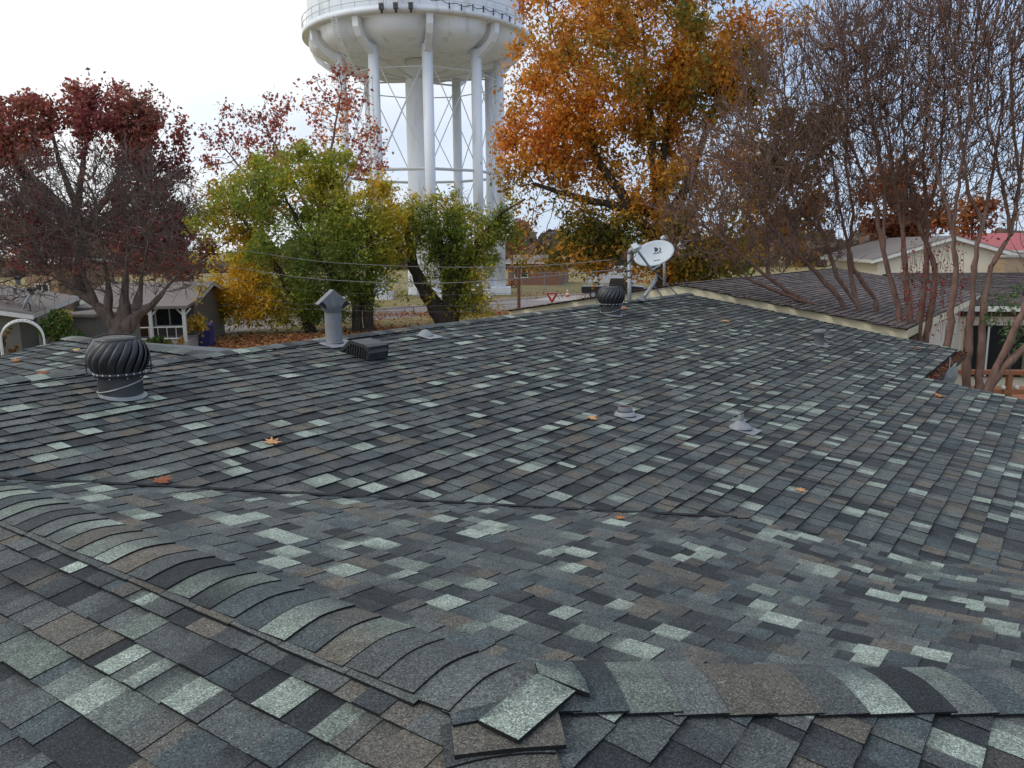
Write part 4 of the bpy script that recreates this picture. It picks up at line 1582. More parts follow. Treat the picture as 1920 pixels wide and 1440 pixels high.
wire('upper service cable sagging past the green tree to the mast', [(-60, 300, 33), (200, 412, 31), (390, 457, 28), (573, 487, 25), (707, 497, 22), (840, 501, 20), (968, 500, 17.5), (1060, 495, 16), (1147, 487, 14.4)], .008, M['wire_pale'])
wire('lower service cable sagging past the green tree to the mast', [(-60, 325, 33), (117, 417, 32), (200, 447, 31), (367, 487, 28), (540, 517, 25), (673, 528, 22.5), (820, 531, 20), (965, 523, 17.5), (1080, 513, 16), (1176, 503, 14.65)], .0095, M['wire_pale'])
wire('thin dark wire crossing the bare tree to the brown post', [(-60, 474, 30), (173, 494, 29), (333, 503, 28), (540, 541, 27), (760, 553, 26), (973, 549, 25)], .0055)
wire('thin dark wire below it running to the brown post', [(-60, 503, 30), (200, 510, 29), (380, 530, 28), (540, 568, 27), (760, 574, 26), (973, 570, 25)], .0055)
wire('lowest thin wire meeting the brown post near the ridge', [(420, 572, 28), (647, 582, 27), (820, 585, 26), (973, 583, 25)], .0055)
p = at(973, 590, 25)
t = thing('wooden_post', 'rusty brown post standing beyond the roof ridge holding thin wires', 'post', (p[0], p[1], 0))
zt_ = float(at(973, 500, 25)[2])
b = MB(); b.tube([(0, 0, 0), (0, 0, zt_)], .055, 10); b.build('shaft', mat('rusty_brown', (.13, .05, .03), .8, 0, .3, 10), t, False)
b = MB(); b.tube([(-.3, 0, zt_-.2), (.3, 0, zt_-.2)], .02, 6); b.build('cross_arm', M['metal_dark'], t, False)

# ------------------------------------------------------------------ yield sign, cone, chain-link fence, parked vehicles
Cc = at(1035, 556, 45)
t = thing('yield_sign', 'red and white triangular yield sign on a steel post', 'road sign', (Cc[0], Cc[1], 0))
M['sign_red'] = mat('sign_red', (.42, .012, .02), .45, 0, .06)
M['sign_white'] = mat('sign_white', (.78, .76, .76), .45, 0, .04)
sr = np.array([.99, -.12, 0]); sn = np.array([-.12, -.99, 0])
c0 = np.array([0, 0, Cc[2]])


def tri(w_, n_off, dz):
    hh = w_*.866
    cs = [(-w_/2, hh/3), (w_/2, hh/3), (0, -2*hh/3)]
    out = []
    for i in range(3):                                # rounded corners
        a, q0, q1 = np.array(cs[i]), np.array(cs[i-1]), np.array(cs[(i+1) % 3])
        out += [a + (q0-a)*.06, a + (q0-a)*.015+(q1-a)*.015, a + (q1-a)*.06]
    return [c0 + sr*x + Z3*(z+dz) + sn*n_off for x, z in out]


b = MB(); b.prism(tri(.78, 0, 0), sn*.006); pl_ = b.build('plate', M['sign_white'], t, False)
b = MB(); b.prism(tri(.71, .008, 0), sn*.003); b.build('border', M['sign_red'], pl_, False)
b = MB(); b.prism(tri(.36, .013, .025), sn*.003); b.build('panel', M['sign_white'], pl_, False)
b = flat_text('YIELD', .085, c0 + Z3*.085 + sn*.018, sr, Z3, .001, .002); b.build('lettering', M['sign_red'], pl_, False)
b = MB(); b.tube([(0, .02, 0), (0, .02, Cc[2]+.2)], .03, 8); b.build('post', M['galv'], t, False)
p = gnd(1064, 557)
t = thing('traffic_cone', 'orange traffic cone with white bands left of the dark pickup', 'traffic cone', p)
M['orange'] = mat('cone_orange', (.55, .11, .03), .5, 0, .1)
b = MB(); b.lathe([(.17, .03), (.135, .24)], 20); b.lathe([(.105, .40), (.08, .53)], 20); b.lathe([(.05, .66), (.03, .75), (.001, .75)], 20)
w2 = MB(); w2.lathe([(.135, .24), (.105, .40)], 20); w2.lathe([(.08, .53), (.05, .66)], 20)
b.build('cone', M['orange'], t, False, True, (w2, M['sign_white']))
b = MB(); b.box((0, 0, .015), (.42, .42, .03)); b.build('base', M['orange'], t, False)

fa, fb_ = gnd(668, 566), gnd(1100, 541)
t = thing('chain_link_fence', 'grey chain link fence with steel posts around the tower lot', 'fence', (fa+fb_)/2)
fd = fb_-fa; fl = float(np.linalg.norm(fd)); fd = fd/fl
npost = int(fl/3)
for k in range(npost+1):
    q_ = fa + fd*(fl*k/npost)
    b = MB(); b.tube([q_, q_+Z3*1.9], .035, 6); b.build('post', M['galv'], t, True)
b = MB(); b.tube([fa+Z3*1.85, fb_+Z3*1.85], .025, 5); b.build('rail', M['galv'], t, True)
b = MB()
s = 0
while s < fl-1.8:
    for sg in (1, -1):
        x0, z0, x1, z1 = (s, 0, s+1.8, 1.8) if sg > 0 else (s, 1.8, s+1.8, 0)
        b.tube([fa + fd*min(max(x0, 0), fl) + Z3*(z0 + (max(0, -x0))*sg), fa + fd*min(x1, fl) + Z3*(z1 - max(0, x1-fl)*sg)], .004, 3, False)
    s += .3
b.build('mesh', M['galv'], t, True)


def vehicle(name, label, loc, rz, L, Wd, H, paint, kind):
    t = thing(name, label, name.split('_')[-1], loc, rz)
    b = MB()
    if kind == 'car': sec = [(-L/2, .35), (-L/2, .75), (-L*.47, .88), (-L*.22, .95), (L*.30, .95), (L*.48, .80), (L/2, .6), (L/2, .35)]
    elif kind == 'pickup': sec = [(-L/2, .45), (-L/2, 1.05), (-L*.02, 1.08), (L*.30, 1.10), (L*.48, 1.0), (L/2, .8), (L/2, .45)]
    else: sec = [(-L/2, .45), (-L/2, H-.1), (-L/2+.1, H), (L*.28, H), (L*.36, H*.62), (L*.49, H*.52), (L/2, .8), (L/2, .45)]
    b.prism([(x, -Wd/2, z) for x, z in sec], (0, Wd, 0))
    bd = b.build('body', paint, t, False)
    bv = bd.modifiers.new('bevel', 'BEVEL'); bv.width = .06; bv.segments = 3
    if kind != 'van':
        cs = [(-L*.28, .93), (-L*.16, H), (L*.10, H), (L*.26, .93)] if kind == 'car' else [(-L*.06, 1.05), (-L*.04, H), (L*.17, H), (L*.27, 1.08)]
        b = MB(); b.prism([(x, -Wd/2+.1, z) for x, z in cs], (0, Wd-.2, 0))
        cb = b.build('cabin', paint, t, False)
        bv = cb.modifiers.new('bevel', 'BEVEL'); bv.width = .05; bv.segments = 2
        for sy in (-1, 1):
            b = MB(); cx = (cs[1][0]+cs[2][0])/2
            b.prism([(cx+(x-cx)*.82, sy*(Wd/2-.095), z-.05 if z > 1.2 else z+.06) for x, z in cs], (0, sy*.01, 0)); b.build('window', M['glass'], cb, False)
        for (i0, i1, sx) in ((0, 1, -1), (2, 3, 1)):
            (xa, za), (xb, zb) = cs[i0], cs[i1]
            b = MB(); b.quad((xa+sx*.012, -Wd/2+.2, za+.08 if za < zb else za-.06), (xa+sx*.012, Wd/2-.2, za+.08 if za < zb else za-.06), (xb+sx*.012, Wd/2-.2, zb-.06 if zb > za else zb+.08), (xb+sx*.012, -Wd/2+.2, zb-.06 if zb > za else zb+.08)); b.build('windscreen' if sx > 0 else 'rear_window', M['glass'], cb, False)
    else:
        for sy in (-1, 1):
            b = MB(); b.box((L*.20, sy*(Wd/2+.004), H*.78), (L*.16, .012, H*.22)); b.build('window', M['glass'], t, False)
        b = MB(); b.quad((L*.285, -Wd*.42, H-.1), (L*.285, Wd*.42, H-.1), (L*.365, Wd*.42, H*.64), (L*.365, -Wd*.42, H*.64)); b.build('windscreen', M['glass'], t, False)
    for sx in (-.31, .31):
        for sy in (-1, 1):
            b = MB(); b.tube([(L*sx, sy*(Wd/2-.2), .33), (L*sx, sy*(Wd/2+.01), .33)], .33, 20); wh = b.build('wheel', M['metal_black'], t, False)
            b = MB(); b.tube([(L*sx, sy*(Wd/2+.01), .33), (L*sx, sy*(Wd/2+.02), .33)], .19, 14); b.build('rim', M['galv'], wh, False)
    for sy in (-1, 1):
        b = MB(); b.box((L/2+.004, sy*Wd*.36, .74), (.03, .3, .14)); b.build('headlight', M['sign_white'], t, False)
        b = MB(); b.box((-L/2-.004, sy*Wd*.42, .80), (.03, .16, .24)); b.build('tail_light', M['sign_red'], t, False)
    return t


g_ = gnd(1128, 561)
vehicle('pickup', 'dark pickup with red tail light half hidden behind the farther turbine vent', (g_[0]+1.2, g_[1]+1.5, 0), math.radians(-12), 5.4, 1.9, 1.75, mat('dark_car_paint', (.015, .014, .018), .25, 0, .1), 'pickup')
g_ = gnd(1150, 538)
vehicle('parked_van', 'long white van under the orange tree', (g_[0], g_[1], 0), math.radians(172), 6.0, 2.0, 2.3, mat('white_car_paint', (.72, .74, .76), .3, 0, .03), 'van')
g_ = gnd(1262, 541)
vehicle('parked_car', 'pale blue parked car showing right of the dish pipe', (g_[0], g_[1], 0), math.radians(160), 4.6, 1.8, 1.45, mat('blue_car_paint', (.25, .36, .44), .3, 0, .03), 'car')
# ------------------------------------------------------------------ trees
def bark(name, col, scale=9, patch=None):
    return mat(name, col, .9, 0, .5, scale, .8, stretch=(1, 1, .22), dirt=(patch or tuple(c*.5 for c in col), scale*.6, .5, .75))


M['bark_dark'] = bark('dark_bark', (.055, .042, .034))
M['bark_grey'] = bark('grey_brown_bark', (.20, .155, .13))
M['bark_red'] = bark('smooth_red_brown_bark', (.180, .104, .080), 14, (.235, .158, .127))
M['bark_brown'] = bark('brown_twig_bark', (.135, .098, .082), 9, (.05, .036, .03))
M['bark_pale'] = bark('pale_bark', (.22, .19, .165))
M['leaf'] = mat_attr('tree_leaf', rough=.55, trans=.45, spec=.3)


def blobs_px(blobs, n, Y, seed, thin=None):
    """random points in a union of ellipsoids given in photo pixels (px, py, rx, ry[, dY]) at distance Y"""
    r = np.random.default_rng(seed)
    wts = np.array([b[2]*b[3] for b in blobs], float); wts /= wts.sum()
    idx = r.choice(len(blobs), n, p=wts)
    u = r.normal(size=(n, 3)); u /= np.linalg.norm(u, axis=1)[:, None]
    u *= (r.random(n)**(1/2.4))[:, None]
    out = np.zeros((n, 3))
    for i, b in enumerate(blobs):
        k = idx == i
        dY = b[4] if len(b) > 4 else 0
        c = at(b[0], b[1], Y+dY)
        sc = (Y+dY)/F_PX
        dep = min(b[2], b[3]*1.2)*sc*.9
        out[k] = c + u[k][:, :1]*cR*(b[2]*sc) + u[k][:, 1:2]*cU*(b[3]*sc) + u[k][:, 2:]*np.array([0, 1.0, 0])*dep
    return out[out[:, 2] > .3]


def colonize(att, roots, step, infl, kill, iters=140, trop=(0, 0, .12), seed=0, jit=.12):
    """space colonisation. roots: list of polylines (lists of points), each a trunk. returns nodes, parents"""
    r = np.random.default_rng(seed)
    nodes, par = [], []
    for pl in roots:
        pl = [np.array(p, float) for p in pl]
        start = len(nodes)
        base = -1
        if isinstance(pl[0], np.ndarray) and len(nodes):
            d = np.linalg.norm(np.array(nodes) - pl[0], axis=1)
            if d.min() < step*.6: base = int(d.argmin())
        prev = base
        first = True
        for i in range(len(pl)-1):
            m = max(1, int(np.linalg.norm(pl[i+1]-pl[i])/step))
            for k in range(m + (1 if i == len(pl)-2 else 0)):
                if first and base >= 0:
                    first = False
                    continue
                first = False
                nodes.append(pl[i] + (pl[i+1]-pl[i])*k/m + (r.normal(size=3)*step*.06 if i or k else 0)); par.append(prev); prev = len(nodes)-1
    nodes = np.array(nodes); par = list(par); nroot = len(nodes)
    trop = np.array(trop)
    A = att.copy()
    best = np.full(len(A), 1e9); bi = np.zeros(len(A), int)

    def upd(i0):
        nonlocal best, bi
        new = nodes[i0:]
        for c in range(0, len(new), 400):
            d = np.linalg.norm(A[:, None, :]-new[None, c:c+400, :], axis=2)
            k = d.argmin(1); dm = d[np.arange(len(A)), k]
            m = dm < best
            best[m] = dm[m]; bi[m] = k[m]+i0+c
    upd(0)
    kids = {}
    for it in range(iters):
        if len(A) == 0: break
        m = best < infl
        if not m.any():
            infl *= 1.6
            if infl > 60: break
            continue
        dirs = A[m]-nodes[bi[m]]
        dirs /= np.linalg.norm(dirs, axis=1)[:, None]+1e-9
        src = bi[m]
        us, inv = np.unique(src, return_inverse=True)
        acc = np.zeros((len(us), 3)); np.add.at(acc, inv, dirs)
        acc /= np.linalg.norm(acc, axis=1)[:, None]+1e-9
        acc += trop + r.normal(size=acc.shape)*jit
        acc /= np.linalg.norm(acc, axis=1)[:, None]+1e-9
        newp = nodes[us] + acc*step
        keep = np.array([kids.get(int(u), 0) < 3 for u in us])
        for u in us[keep]: kids[int(u)] = kids.get(int(u), 0)+1
        dead = us[~keep]
        i0 = len(nodes)
        if keep.any():
            nodes = np.vstack([nodes, newp[keep]]); par += [int(u) for u in us[keep]]
            upd(i0)
        alive = (best > kill) & ~np.isin(bi, dead)
        A, best, bi = A[alive], best[alive], bi[alive]
    return nodes, np.array(par), nroot


def radii(nodes, par, tip, power=2.4, rmax=None):
    n = len(nodes)
    acc = np.zeros(n)
    R = np.zeros(n)
    for i in range(n-1, -1, -1):
        R[i] = acc[i]**(1/power) if acc[i] > 0 else tip
        if par[i] >= 0: acc[par[i]] += R[i]**power
    if rmax: R = np.where(R > tip*3, tip*3 + (R-tip*3)*min(1, (rmax-tip*3)/(R.max()-tip*3+1e-9)), R)
    return R


def branch_mesh(nodes, par, R, name, m, parent, flare=1.0):
    n = len(nodes)
    e = np.where(par >= 0)[0]
    d = nodes[e]-nodes[par[e]]
    L = np.linalg.norm(d, axis=1)[:, None]+1e-9
    d /= L
    # main child of every node: the thickest
    main = np.full(n, -1)
    for i in e:
        p = par[i]
        if main[p] < 0 or R[i] > R[main[p]]: main[p] = i
    dn = np.zeros((n, 3)); dn[e] = d
    nd = dn.copy()
    for i in range(n):
        if main[i] >= 0: nd[i] = nd[i] + dn[main[i]]
    nd /= np.linalg.norm(nd, axis=1)[:, None]+1e-9

    def frame(dd):
        up = np.tile(np.array([.31, .17, .93]), (len(dd), 1))
        a = np.cross(dd, up); la = np.linalg.norm(a, axis=1)
        a[la < 1e-3] = np.array([1, 0, 0])
        a /= np.linalg.norm(a, axis=1)[:, None]
        return a, np.cross(dd, a)
    V, Fc = [], []
    off = 0
    V_all, F_all = [], []
    for (lo, hi, k) in ((0, .012, 3), (.012, .05, 5), (.05, 99, 10)):
        sel = (R[e] >= lo) & (R[e] < hi)
        if not sel.any(): continue
        ee = e[sel]; pp = par[ee]
        ismain = main[pp] == ee
        sd = np.where(ismain[:, None], nd[pp], dn[ee])
        sr = np.where(ismain, R[pp], R[ee]*1.15)
        sr = np.where(ismain & (R[pp] > 1.8*R[ee]), R[ee]*1.5, sr)
        a0, b0 = frame(sd); a1, b1 = frame(nd[ee])
        ang = 2*PI*np.arange(k)/k
        c, s = np.cos(ang), np.sin(ang)
        r0 = nodes[pp][:, None, :] + (a0[:, None, :]*c[None, :, None] + b0[:, None, :]*s[None, :, None])*sr[:, None, None]
        r1 = nodes[ee][:, None, :] + (a1[:, None, :]*c[None, :, None] + b1[:, None, :]*s[None, :, None])*R[ee][:, None, None]
        vv = np.concatenate([r0, r1], axis=1).reshape(-1, 3)
        base = off + np.arange(len(ee))[:, None]*(2*k)
        q = np.arange(k); q2 = (q+1) % k
        ff = np.stack([base+q, base+q2, base+k+q2, base+k+q], axis=2).reshape(-1, 4)
        V_all.append(vv); F_all.append(ff); off += len(vv)
    return link_mesh(name, np.vstack(V_all), np.vstack(F_all), m, parent, True, True)


def leaves_mesh(P, size, pal, wts, seed, name, parent, aspect=.5, droop=.0, clump=1.1, tone=.22, clumpseed=5, dirs=None, bias=None):
    """many leaf-shaped faces; colour drifts in clumps through the crown"""
    r = np.random.default_rng(seed)
    n = len(P)
    u = r.normal(size=(n, 3))
    if dirs is not None: u = u*.7 + dirs
    u[:, 2] -= droop
    u /= np.linalg.norm(u, axis=1)[:, None]
    w_ = np.cross(u, r.normal(size=(n, 3))); w_ /= np.linalg.norm(w_, axis=1)[:, None]
    nn_ = np.cross(u, w_)
    L = size*(.4+1.2*r.random(n)**1.4)[:, None]
    v0 = P - u*L*.5
    v1 = P + w_*L*aspect*.5 + nn_*L*.10
    v2 = P + u*L*.5
    v3 = P - w_*L*aspect*.5 + nn_*L*.10
    V = np.stack([v0, v1, v2, v3], axis=1).reshape(-1, 3)
    Fq = np.arange(4*n).reshape(n, 4)
    pal = np.array(pal, float)
    # clumped choice of colour
    f1 = noise3(P, clump, clumpseed) + .35*noise3(P, clump*2.6, clumpseed+1) + r.normal(size=n)*.28
    for (c_, rad_, am) in (bias or []):
        f1 += am*np.exp(-((P-c_)**2).sum(1)/rad_**2)
    q = np.argsort(np.argsort(f1))/n
    cum = np.cumsum(np.array(wts, float)/np.sum(wts))
    k = np.minimum(np.searchsorted(cum, q), len(pal)-1)
    c = pal[k]*(1 + r.normal(size=n)*tone)[:, None]*LEAF_GAIN
    return link_mesh(name, V, Fq, M['leaf'], parent, True, False, np.clip(c, .003, 1))


def spread(nodes, R, rmax, n, rad, seed, thr=None, clump=.9, gapseed=11):
    """leaf places around the thin twigs, leaving gaps"""
    r = np.random.default_rng(seed)
    tw_ = nodes[R <= rmax]
    wt = r.gamma(.55, 1, len(tw_)); wt /= wt.sum()
    P = tw_[r.choice(len(tw_), n, p=wt)] + r.normal(size=(n, 3))*rad*.8
    if thr is not None:
        P = P[noise3(P, clump, gapseed) + r.normal(size=len(P))*.15 > thr]
    return P


def tree(name, label, base, Y, blobs, natt, roots, step, infl, kill, tip, rmax, barkm, leaf=None, group=None, seed=1, trop=(0, 0, .1), iters=150, power=2.4, spurs=0, spur_len=.4, jit=.12, cat='tree', fill=None, root_r=None):
    t = thing(name, label, cat, (base[0], base[1], 0), 0, group)
    att = blobs_px(blobs, natt, Y, seed)
    nodes, par, nroot = colonize(att, roots, step, infl, kill, iters, trop, seed, jit)
    R = radii(nodes, par, tip, power, rmax)
    rj = np.random.default_rng(seed+77)
    if root_r:                                        # limbs taper from the stem upward
        ds = np.zeros(nroot)
        for i in range(nroot):
            if par[i] >= 0: ds[i] = ds[par[i]] + np.linalg.norm(nodes[i]-nodes[par[i]])
        f = np.clip((ds-(root_r[4] if len(root_r) > 4 else 0))/(root_r[2] if len(root_r) > 2 else ds.max()*.9), 0, 1)
        R[:nroot] = np.maximum(R[:nroot]*.6, root_r[0]*(1-f)**(root_r[3] if len(root_r) > 3 else 1.0) + root_r[1]*f)
    R = R*np.clip(1 + rj.normal(size=len(R))*.09, .75, 1.3)
    if spurs:
        r = np.random.default_rng(seed+9)
        thin = np.where((R < tip*2.2) & (par >= 0))[0]
        pick = r.choice(thin, min(spurs, 3*len(thin)))
        d = nodes[pick]-nodes[par[pick]]; d /= np.linalg.norm(d, axis=1)[:, None]+1e-9
        d2 = d + r.normal(size=d.shape)*.55 + np.array(trop)*1.5
        d2 /= np.linalg.norm(d2, axis=1)[:, None]
        ln = spur_len*(.4+r.random(len(pick)))[:, None]
        m1 = nodes[pick] + d2*ln*.5
        d3 = d2 + r.normal(size=d.shape)*.3 + np.array(trop)*2
        d3 /= np.linalg.norm(d3, axis=1)[:, None]
        m2 = m1 + d3*ln*.5
        i0 = len(nodes)
        nodes = np.vstack([nodes, m1, m2])
        par = np.concatenate([par, pick, i0+np.arange(len(pick))])
        R = np.concatenate([R, np.full(len(pick), tip*.85), np.full(len(pick), tip*.6)])
    branch_mesh(nodes, par, R, 'trunk', barkm, t)
    if leaf:
        P = spread(nodes, R, leaf.get('rmax', tip*3), leaf['n'], leaf['rad'], seed+3, leaf.get('thr'), leaf.get('gap', .9), seed+17)
        if fill:
            P2 = np.repeat(blobs_px(fill, leaf['nfill']//9, Y, seed+5), 9, axis=0)
            P2 = P2 + np.random.default_rng(seed+6).normal(size=P2.shape)*leaf['rad']*.62
            P2 = P2[noise3(P2, leaf.get('gap', .9), seed+17) > leaf.get('fthr', -.1)]
            P = np.vstack([P, P2])
        leaves_mesh(P, leaf['size'], leaf['pal'], leaf['wts'], seed+4, 'crown', t, leaf.get('aspect', .5), leaf.get('droop', 0), leaf.get('clump', 1.1), leaf.get('tone', .22), seed, None, [(at(b_[0], b_[1], Y + b_[4]), b_[2]*Y/F_PX, b_[3]) for b_ in leaf.get('bias', [])])
    return t


def px_line(pts, Y):
    return [at(p[0], p[1], Y + (p[2] if len(p) > 2 else 0)) for p in pts]


LEAF_GAIN = 2.0
GREEN = [(.075, .105, .022), (.115, .150, .026), (.165, .185, .028), (.22, .21, .028), (.31, .24, .025), (.42, .245, .02)]
# --- big orange oak
Y = 40
g0 = at(1242, 520, Y); g0[2] = 0
tree('orange_oak', 'tall broad oak in orange and green autumn leaf right of the tower', g0, Y,
     [(1190, 90, 200, 210), (1080, 120, 130, 190), (1330, 130, 120, 170), (1040, 250, 120, 120), (985, 310, 60, 60), (1160, 330, 190, 130), (1320, 320, 110, 120), (1230, 430, 170, 70), (1060, 440, 110, 60), (1010, 480, 50, 40), (1400, 60, 70, 90), (1190, -80, 230, 120), (1350, 420, 90, 70), (1460, 30, 70, 60), (1330, 510, 90, 40), (1130, 500, 60, 30)],
     2600, [px_line([(1242, 640), (1240, 470), (1236, 400), (1225, 300), (1215, 180), (1205, 40)], Y), px_line([(1240, 470), (1190, 400), (1120, 300), (1090, 180)], Y), px_line([(1240, 440), (1290, 340), (1340, 200), (1380, 80)], Y), px_line([(1236, 400), (1170, 390), (1080, 370), (1000, 345)], Y), px_line([(1236, 400), (1250, 250), (1270, 100)], Y)],
     .42, 4.5, .75, .014, .42, M['bark_dark'],
     dict(n=82000, nfill=60000, fthr=-.1, rad=.38, size=.21, aspect=.5, thr=-.42, gap=1.3, droop=.5, clump=.75,
          pal=[(.065, .070, .014), (.12, .100, .017), (.22, .125, .016), (.31, .148, .022), (.37, .160, .024), (.34, .110, .02)], wts=[.10, .13, .18, .28, .23, .08], tone=.25, bias=[(1010, 250, 120, .45, 0), (1060, 120, 120, .5, 0), (1350, 320, 90, .6, 0), (1235, 470, 70, .7, -3), (1200, 350, 110, -.6, 2), (1060, 470, 110, -.5, 0), (1340, 120, 120, .9, 0), (1180, 60, 140, .5, 0)]), seed=3, root_r=(.5, .05),
     fill=[(1150, 150, 200, 220), (1320, 180, 120, 160), (1020, 300, 100, 110), (1230, 430, 190, 90), (1080, 450, 120, 70), (1330, 470, 100, 60), (1400, 120, 70, 110), (1130, 490, 80, 30), (1290, 500, 60, 30)])
# --- green and gold clump left of the tower
Y = 43
g0 = gnd(672, 634)
tree('green_gold_tree', 'round bushy tree in green and gold leaf left of the tower', g0, Y,
     [(560, 430, 150, 130), (450, 440, 85, 120), (640, 400, 110, 100), (500, 340, 60, 60), (610, 320, 70, 50), (690, 460, 70, 90), (480, 550, 100, 60), (570, 540, 110, 70), (655, 540, 70, 60), (420, 540, 50, 60), (720, 400, 40, 50), (570, 300, 40, 40)],
     1700, [px_line([(672, 640), (668, 560), (650, 470), (600, 380)], Y), px_line([(690, 640), (690, 570), (695, 480), (690, 400)], Y), px_line([(590, 636), (570, 590), (530, 520), (480, 440), (440, 390)], Y), px_line([(668, 560), (610, 500), (560, 420), (520, 340)], Y)],
     .40, 4.0, .7, .013, .26, M['bark_dark'],
     dict(n=46000, rad=.32, size=.24, aspect=.34, thr=-.55, gap=1.2, clump=.55, pal=GREEN, wts=[.09, .18, .26, .23, .16, .08], tone=.22, nfill=24000, fthr=-.35, bias=[(470, 410, 38, 2.4, -4), (425, 380, 34, 1.6, -4), (430, 560, 70, .7, -2), (395, 500, 50, .6, 0), (500, 600, 60, .6, -2), (700, 330, 34, 1.1, 0), (600, 350, 90, .4, -3), (590, 560, 90, -1.0, -3), (560, 470, 90, -.5, -3)]), seed=8, root_r=(.34, .05),
     fill=[(560, 440, 150, 130), (440, 440, 80, 130), (650, 450, 100, 120), (540, 570, 140, 55), (425, 550, 60, 75), (395, 430, 40, 80), (400, 560, 45, 50), (710, 420, 60, 90), (520, 330, 60, 50), (610, 330, 60, 40), (690, 520, 60, 60), (470, 350, 50, 50), (610, 585, 70, 35), (520, 598, 70, 32)])
# --- second green tree, forked trunk
Y = 46
g0 = gnd(838, 622)
tree('forked_tree', 'green tree with a dark forked trunk in front of the tower base', g0, Y,
     [(800, 440, 60, 70), (760, 400, 40, 50), (870, 440, 70, 60), (930, 400, 45, 40), (840, 500, 80, 50), (880, 560, 50, 40), (790, 520, 50, 40), (900, 480, 50, 50), (950, 420, 30, 40), (930, 360, 20, 30), (840, 400, 50, 50), (840, 575, 50, 25), (745, 450, 40, 60)],
     900, [px_line([(836, 640), (832, 600), (800, 550), (775, 500), (760, 420)], Y), px_line([(840, 640), (846, 590), (845, 540), (835, 500), (820, 440)], Y), px_line([(846, 560), (870, 510), (900, 450), (940, 400), (985, 372)], Y), px_line([(845, 540), (850, 480), (850, 400)], Y)],
     .34, 3.5, .6, .013, .34, M['bark_dark'],
     dict(n=17000, nfill=18000, fthr=-.3, rad=.28, size=.22, aspect=.34, thr=-.4, gap=1.4, clump=.8, pal=GREEN, wts=[.12, .21, .25, .22, .13, .07], tone=.22, bias=[(940, 390, 50, .6, 0), (820, 560, 40, .7, -2)]), seed=12, root_r=(.62, .06),
     fill=[(800, 440, 65, 75), (870, 430, 70, 60), (935, 410, 45, 45), (850, 510, 90, 60), (880, 570, 55, 40), (750, 420, 50, 75), (790, 540, 50, 40), (720, 480, 40, 60), (960, 430, 35, 35)])
# --- thin red maple between
Y = 55
g0 = at(590, 560, Y); g0[2] = 0
tree('red_maple', 'thin crowned maple with sparse red leaves before the tower leg', g0, Y,
     [(560, 240, 120, 80), (640, 200, 70, 90), (650, 290, 80, 70), (460, 250, 70, 60), (430, 300, 60, 60), (540, 320, 120, 50), (690, 270, 40, 50), (620, 150, 40, 30), (480, 380, 130, 40), (400, 380, 40, 80)],
     1300, [px_line([(596, 640), (592, 480), (600, 380), (620, 280), (640, 170)], Y), px_line([(592, 420), (540, 320), (500, 240)], Y), px_line([(592, 460), (490, 360), (430, 290)], Y), px_line([(600, 400), (660, 320), (690, 260)], Y)],
     .42, 5, .75, .017, .22, M['bark_grey'],
     dict(n=6800, rad=.34, size=.22, aspect=.7, clump=.5, pal=[(.18, .055, .045), (.24, .07, .05), (.30, .10, .05), (.38, .16, .035)], wts=[.3, .3, .22, .18], tone=.25), seed=15)
# --- dark red oak at far left
Y = 48
g0 = at(150, 560, Y); g0[2] = 0
tree('red_oak', 'large oak with dark red crown at the left edge', g0, Y,
     [(110, 250, 130, 90), (230, 230, 110, 80), (20, 260, 90, 90), (310, 250, 50, 60), (290, 330, 70, 60), (150, 340, 150, 60), (-60, 280, 90, 110), (330, 290, 35, 40), (180, 190, 100, 45), (60, 400, 120, 70), (240, 420, 110, 70), (330, 470, 60, 70)],
     2000, [px_line([(150, 640), (150, 460), (140, 380), (110, 300), (90, 220)], Y), px_line([(150, 440), (200, 370), (240, 290), (270, 210)], Y), px_line([(150, 420), (60, 340), (0, 270)], Y), px_line([(150, 450), (230, 380), (310, 310)], Y), px_line([(145, 400), (160, 280), (170, 190)], Y)],
     .42, 4.5, .75, .017, .36, M['bark_dark'],
     dict(n=32000, nfill=26000, fthr=-.05, rad=.34, size=.25, aspect=.6, thr=-.22, gap=1.1, clump=.6, pal=[(.115, .034, .035), (.155, .044, .042), (.185, .054, .042), (.20, .075, .045), (.14, .066, .05)], wts=[.22, .32, .24, .12, .10], tone=.25), seed=21, root_r=(.45, .05),
     fill=[(140, 240, 190, 60), (260, 270, 90, 60), (90, 230, 70, 50), (170, 200, 60, 40), (250, 210, 60, 45), (20, 250, 70, 60), (310, 260, 40, 50), (120, 310, 90, 50), (250, 320, 70, 50), (180, 400, 160, 60), (60, 400, 80, 60), (330, 440, 50, 70), (100, 450, 130, 60), (260, 450, 100, 70), (150, 480, 160, 40)])
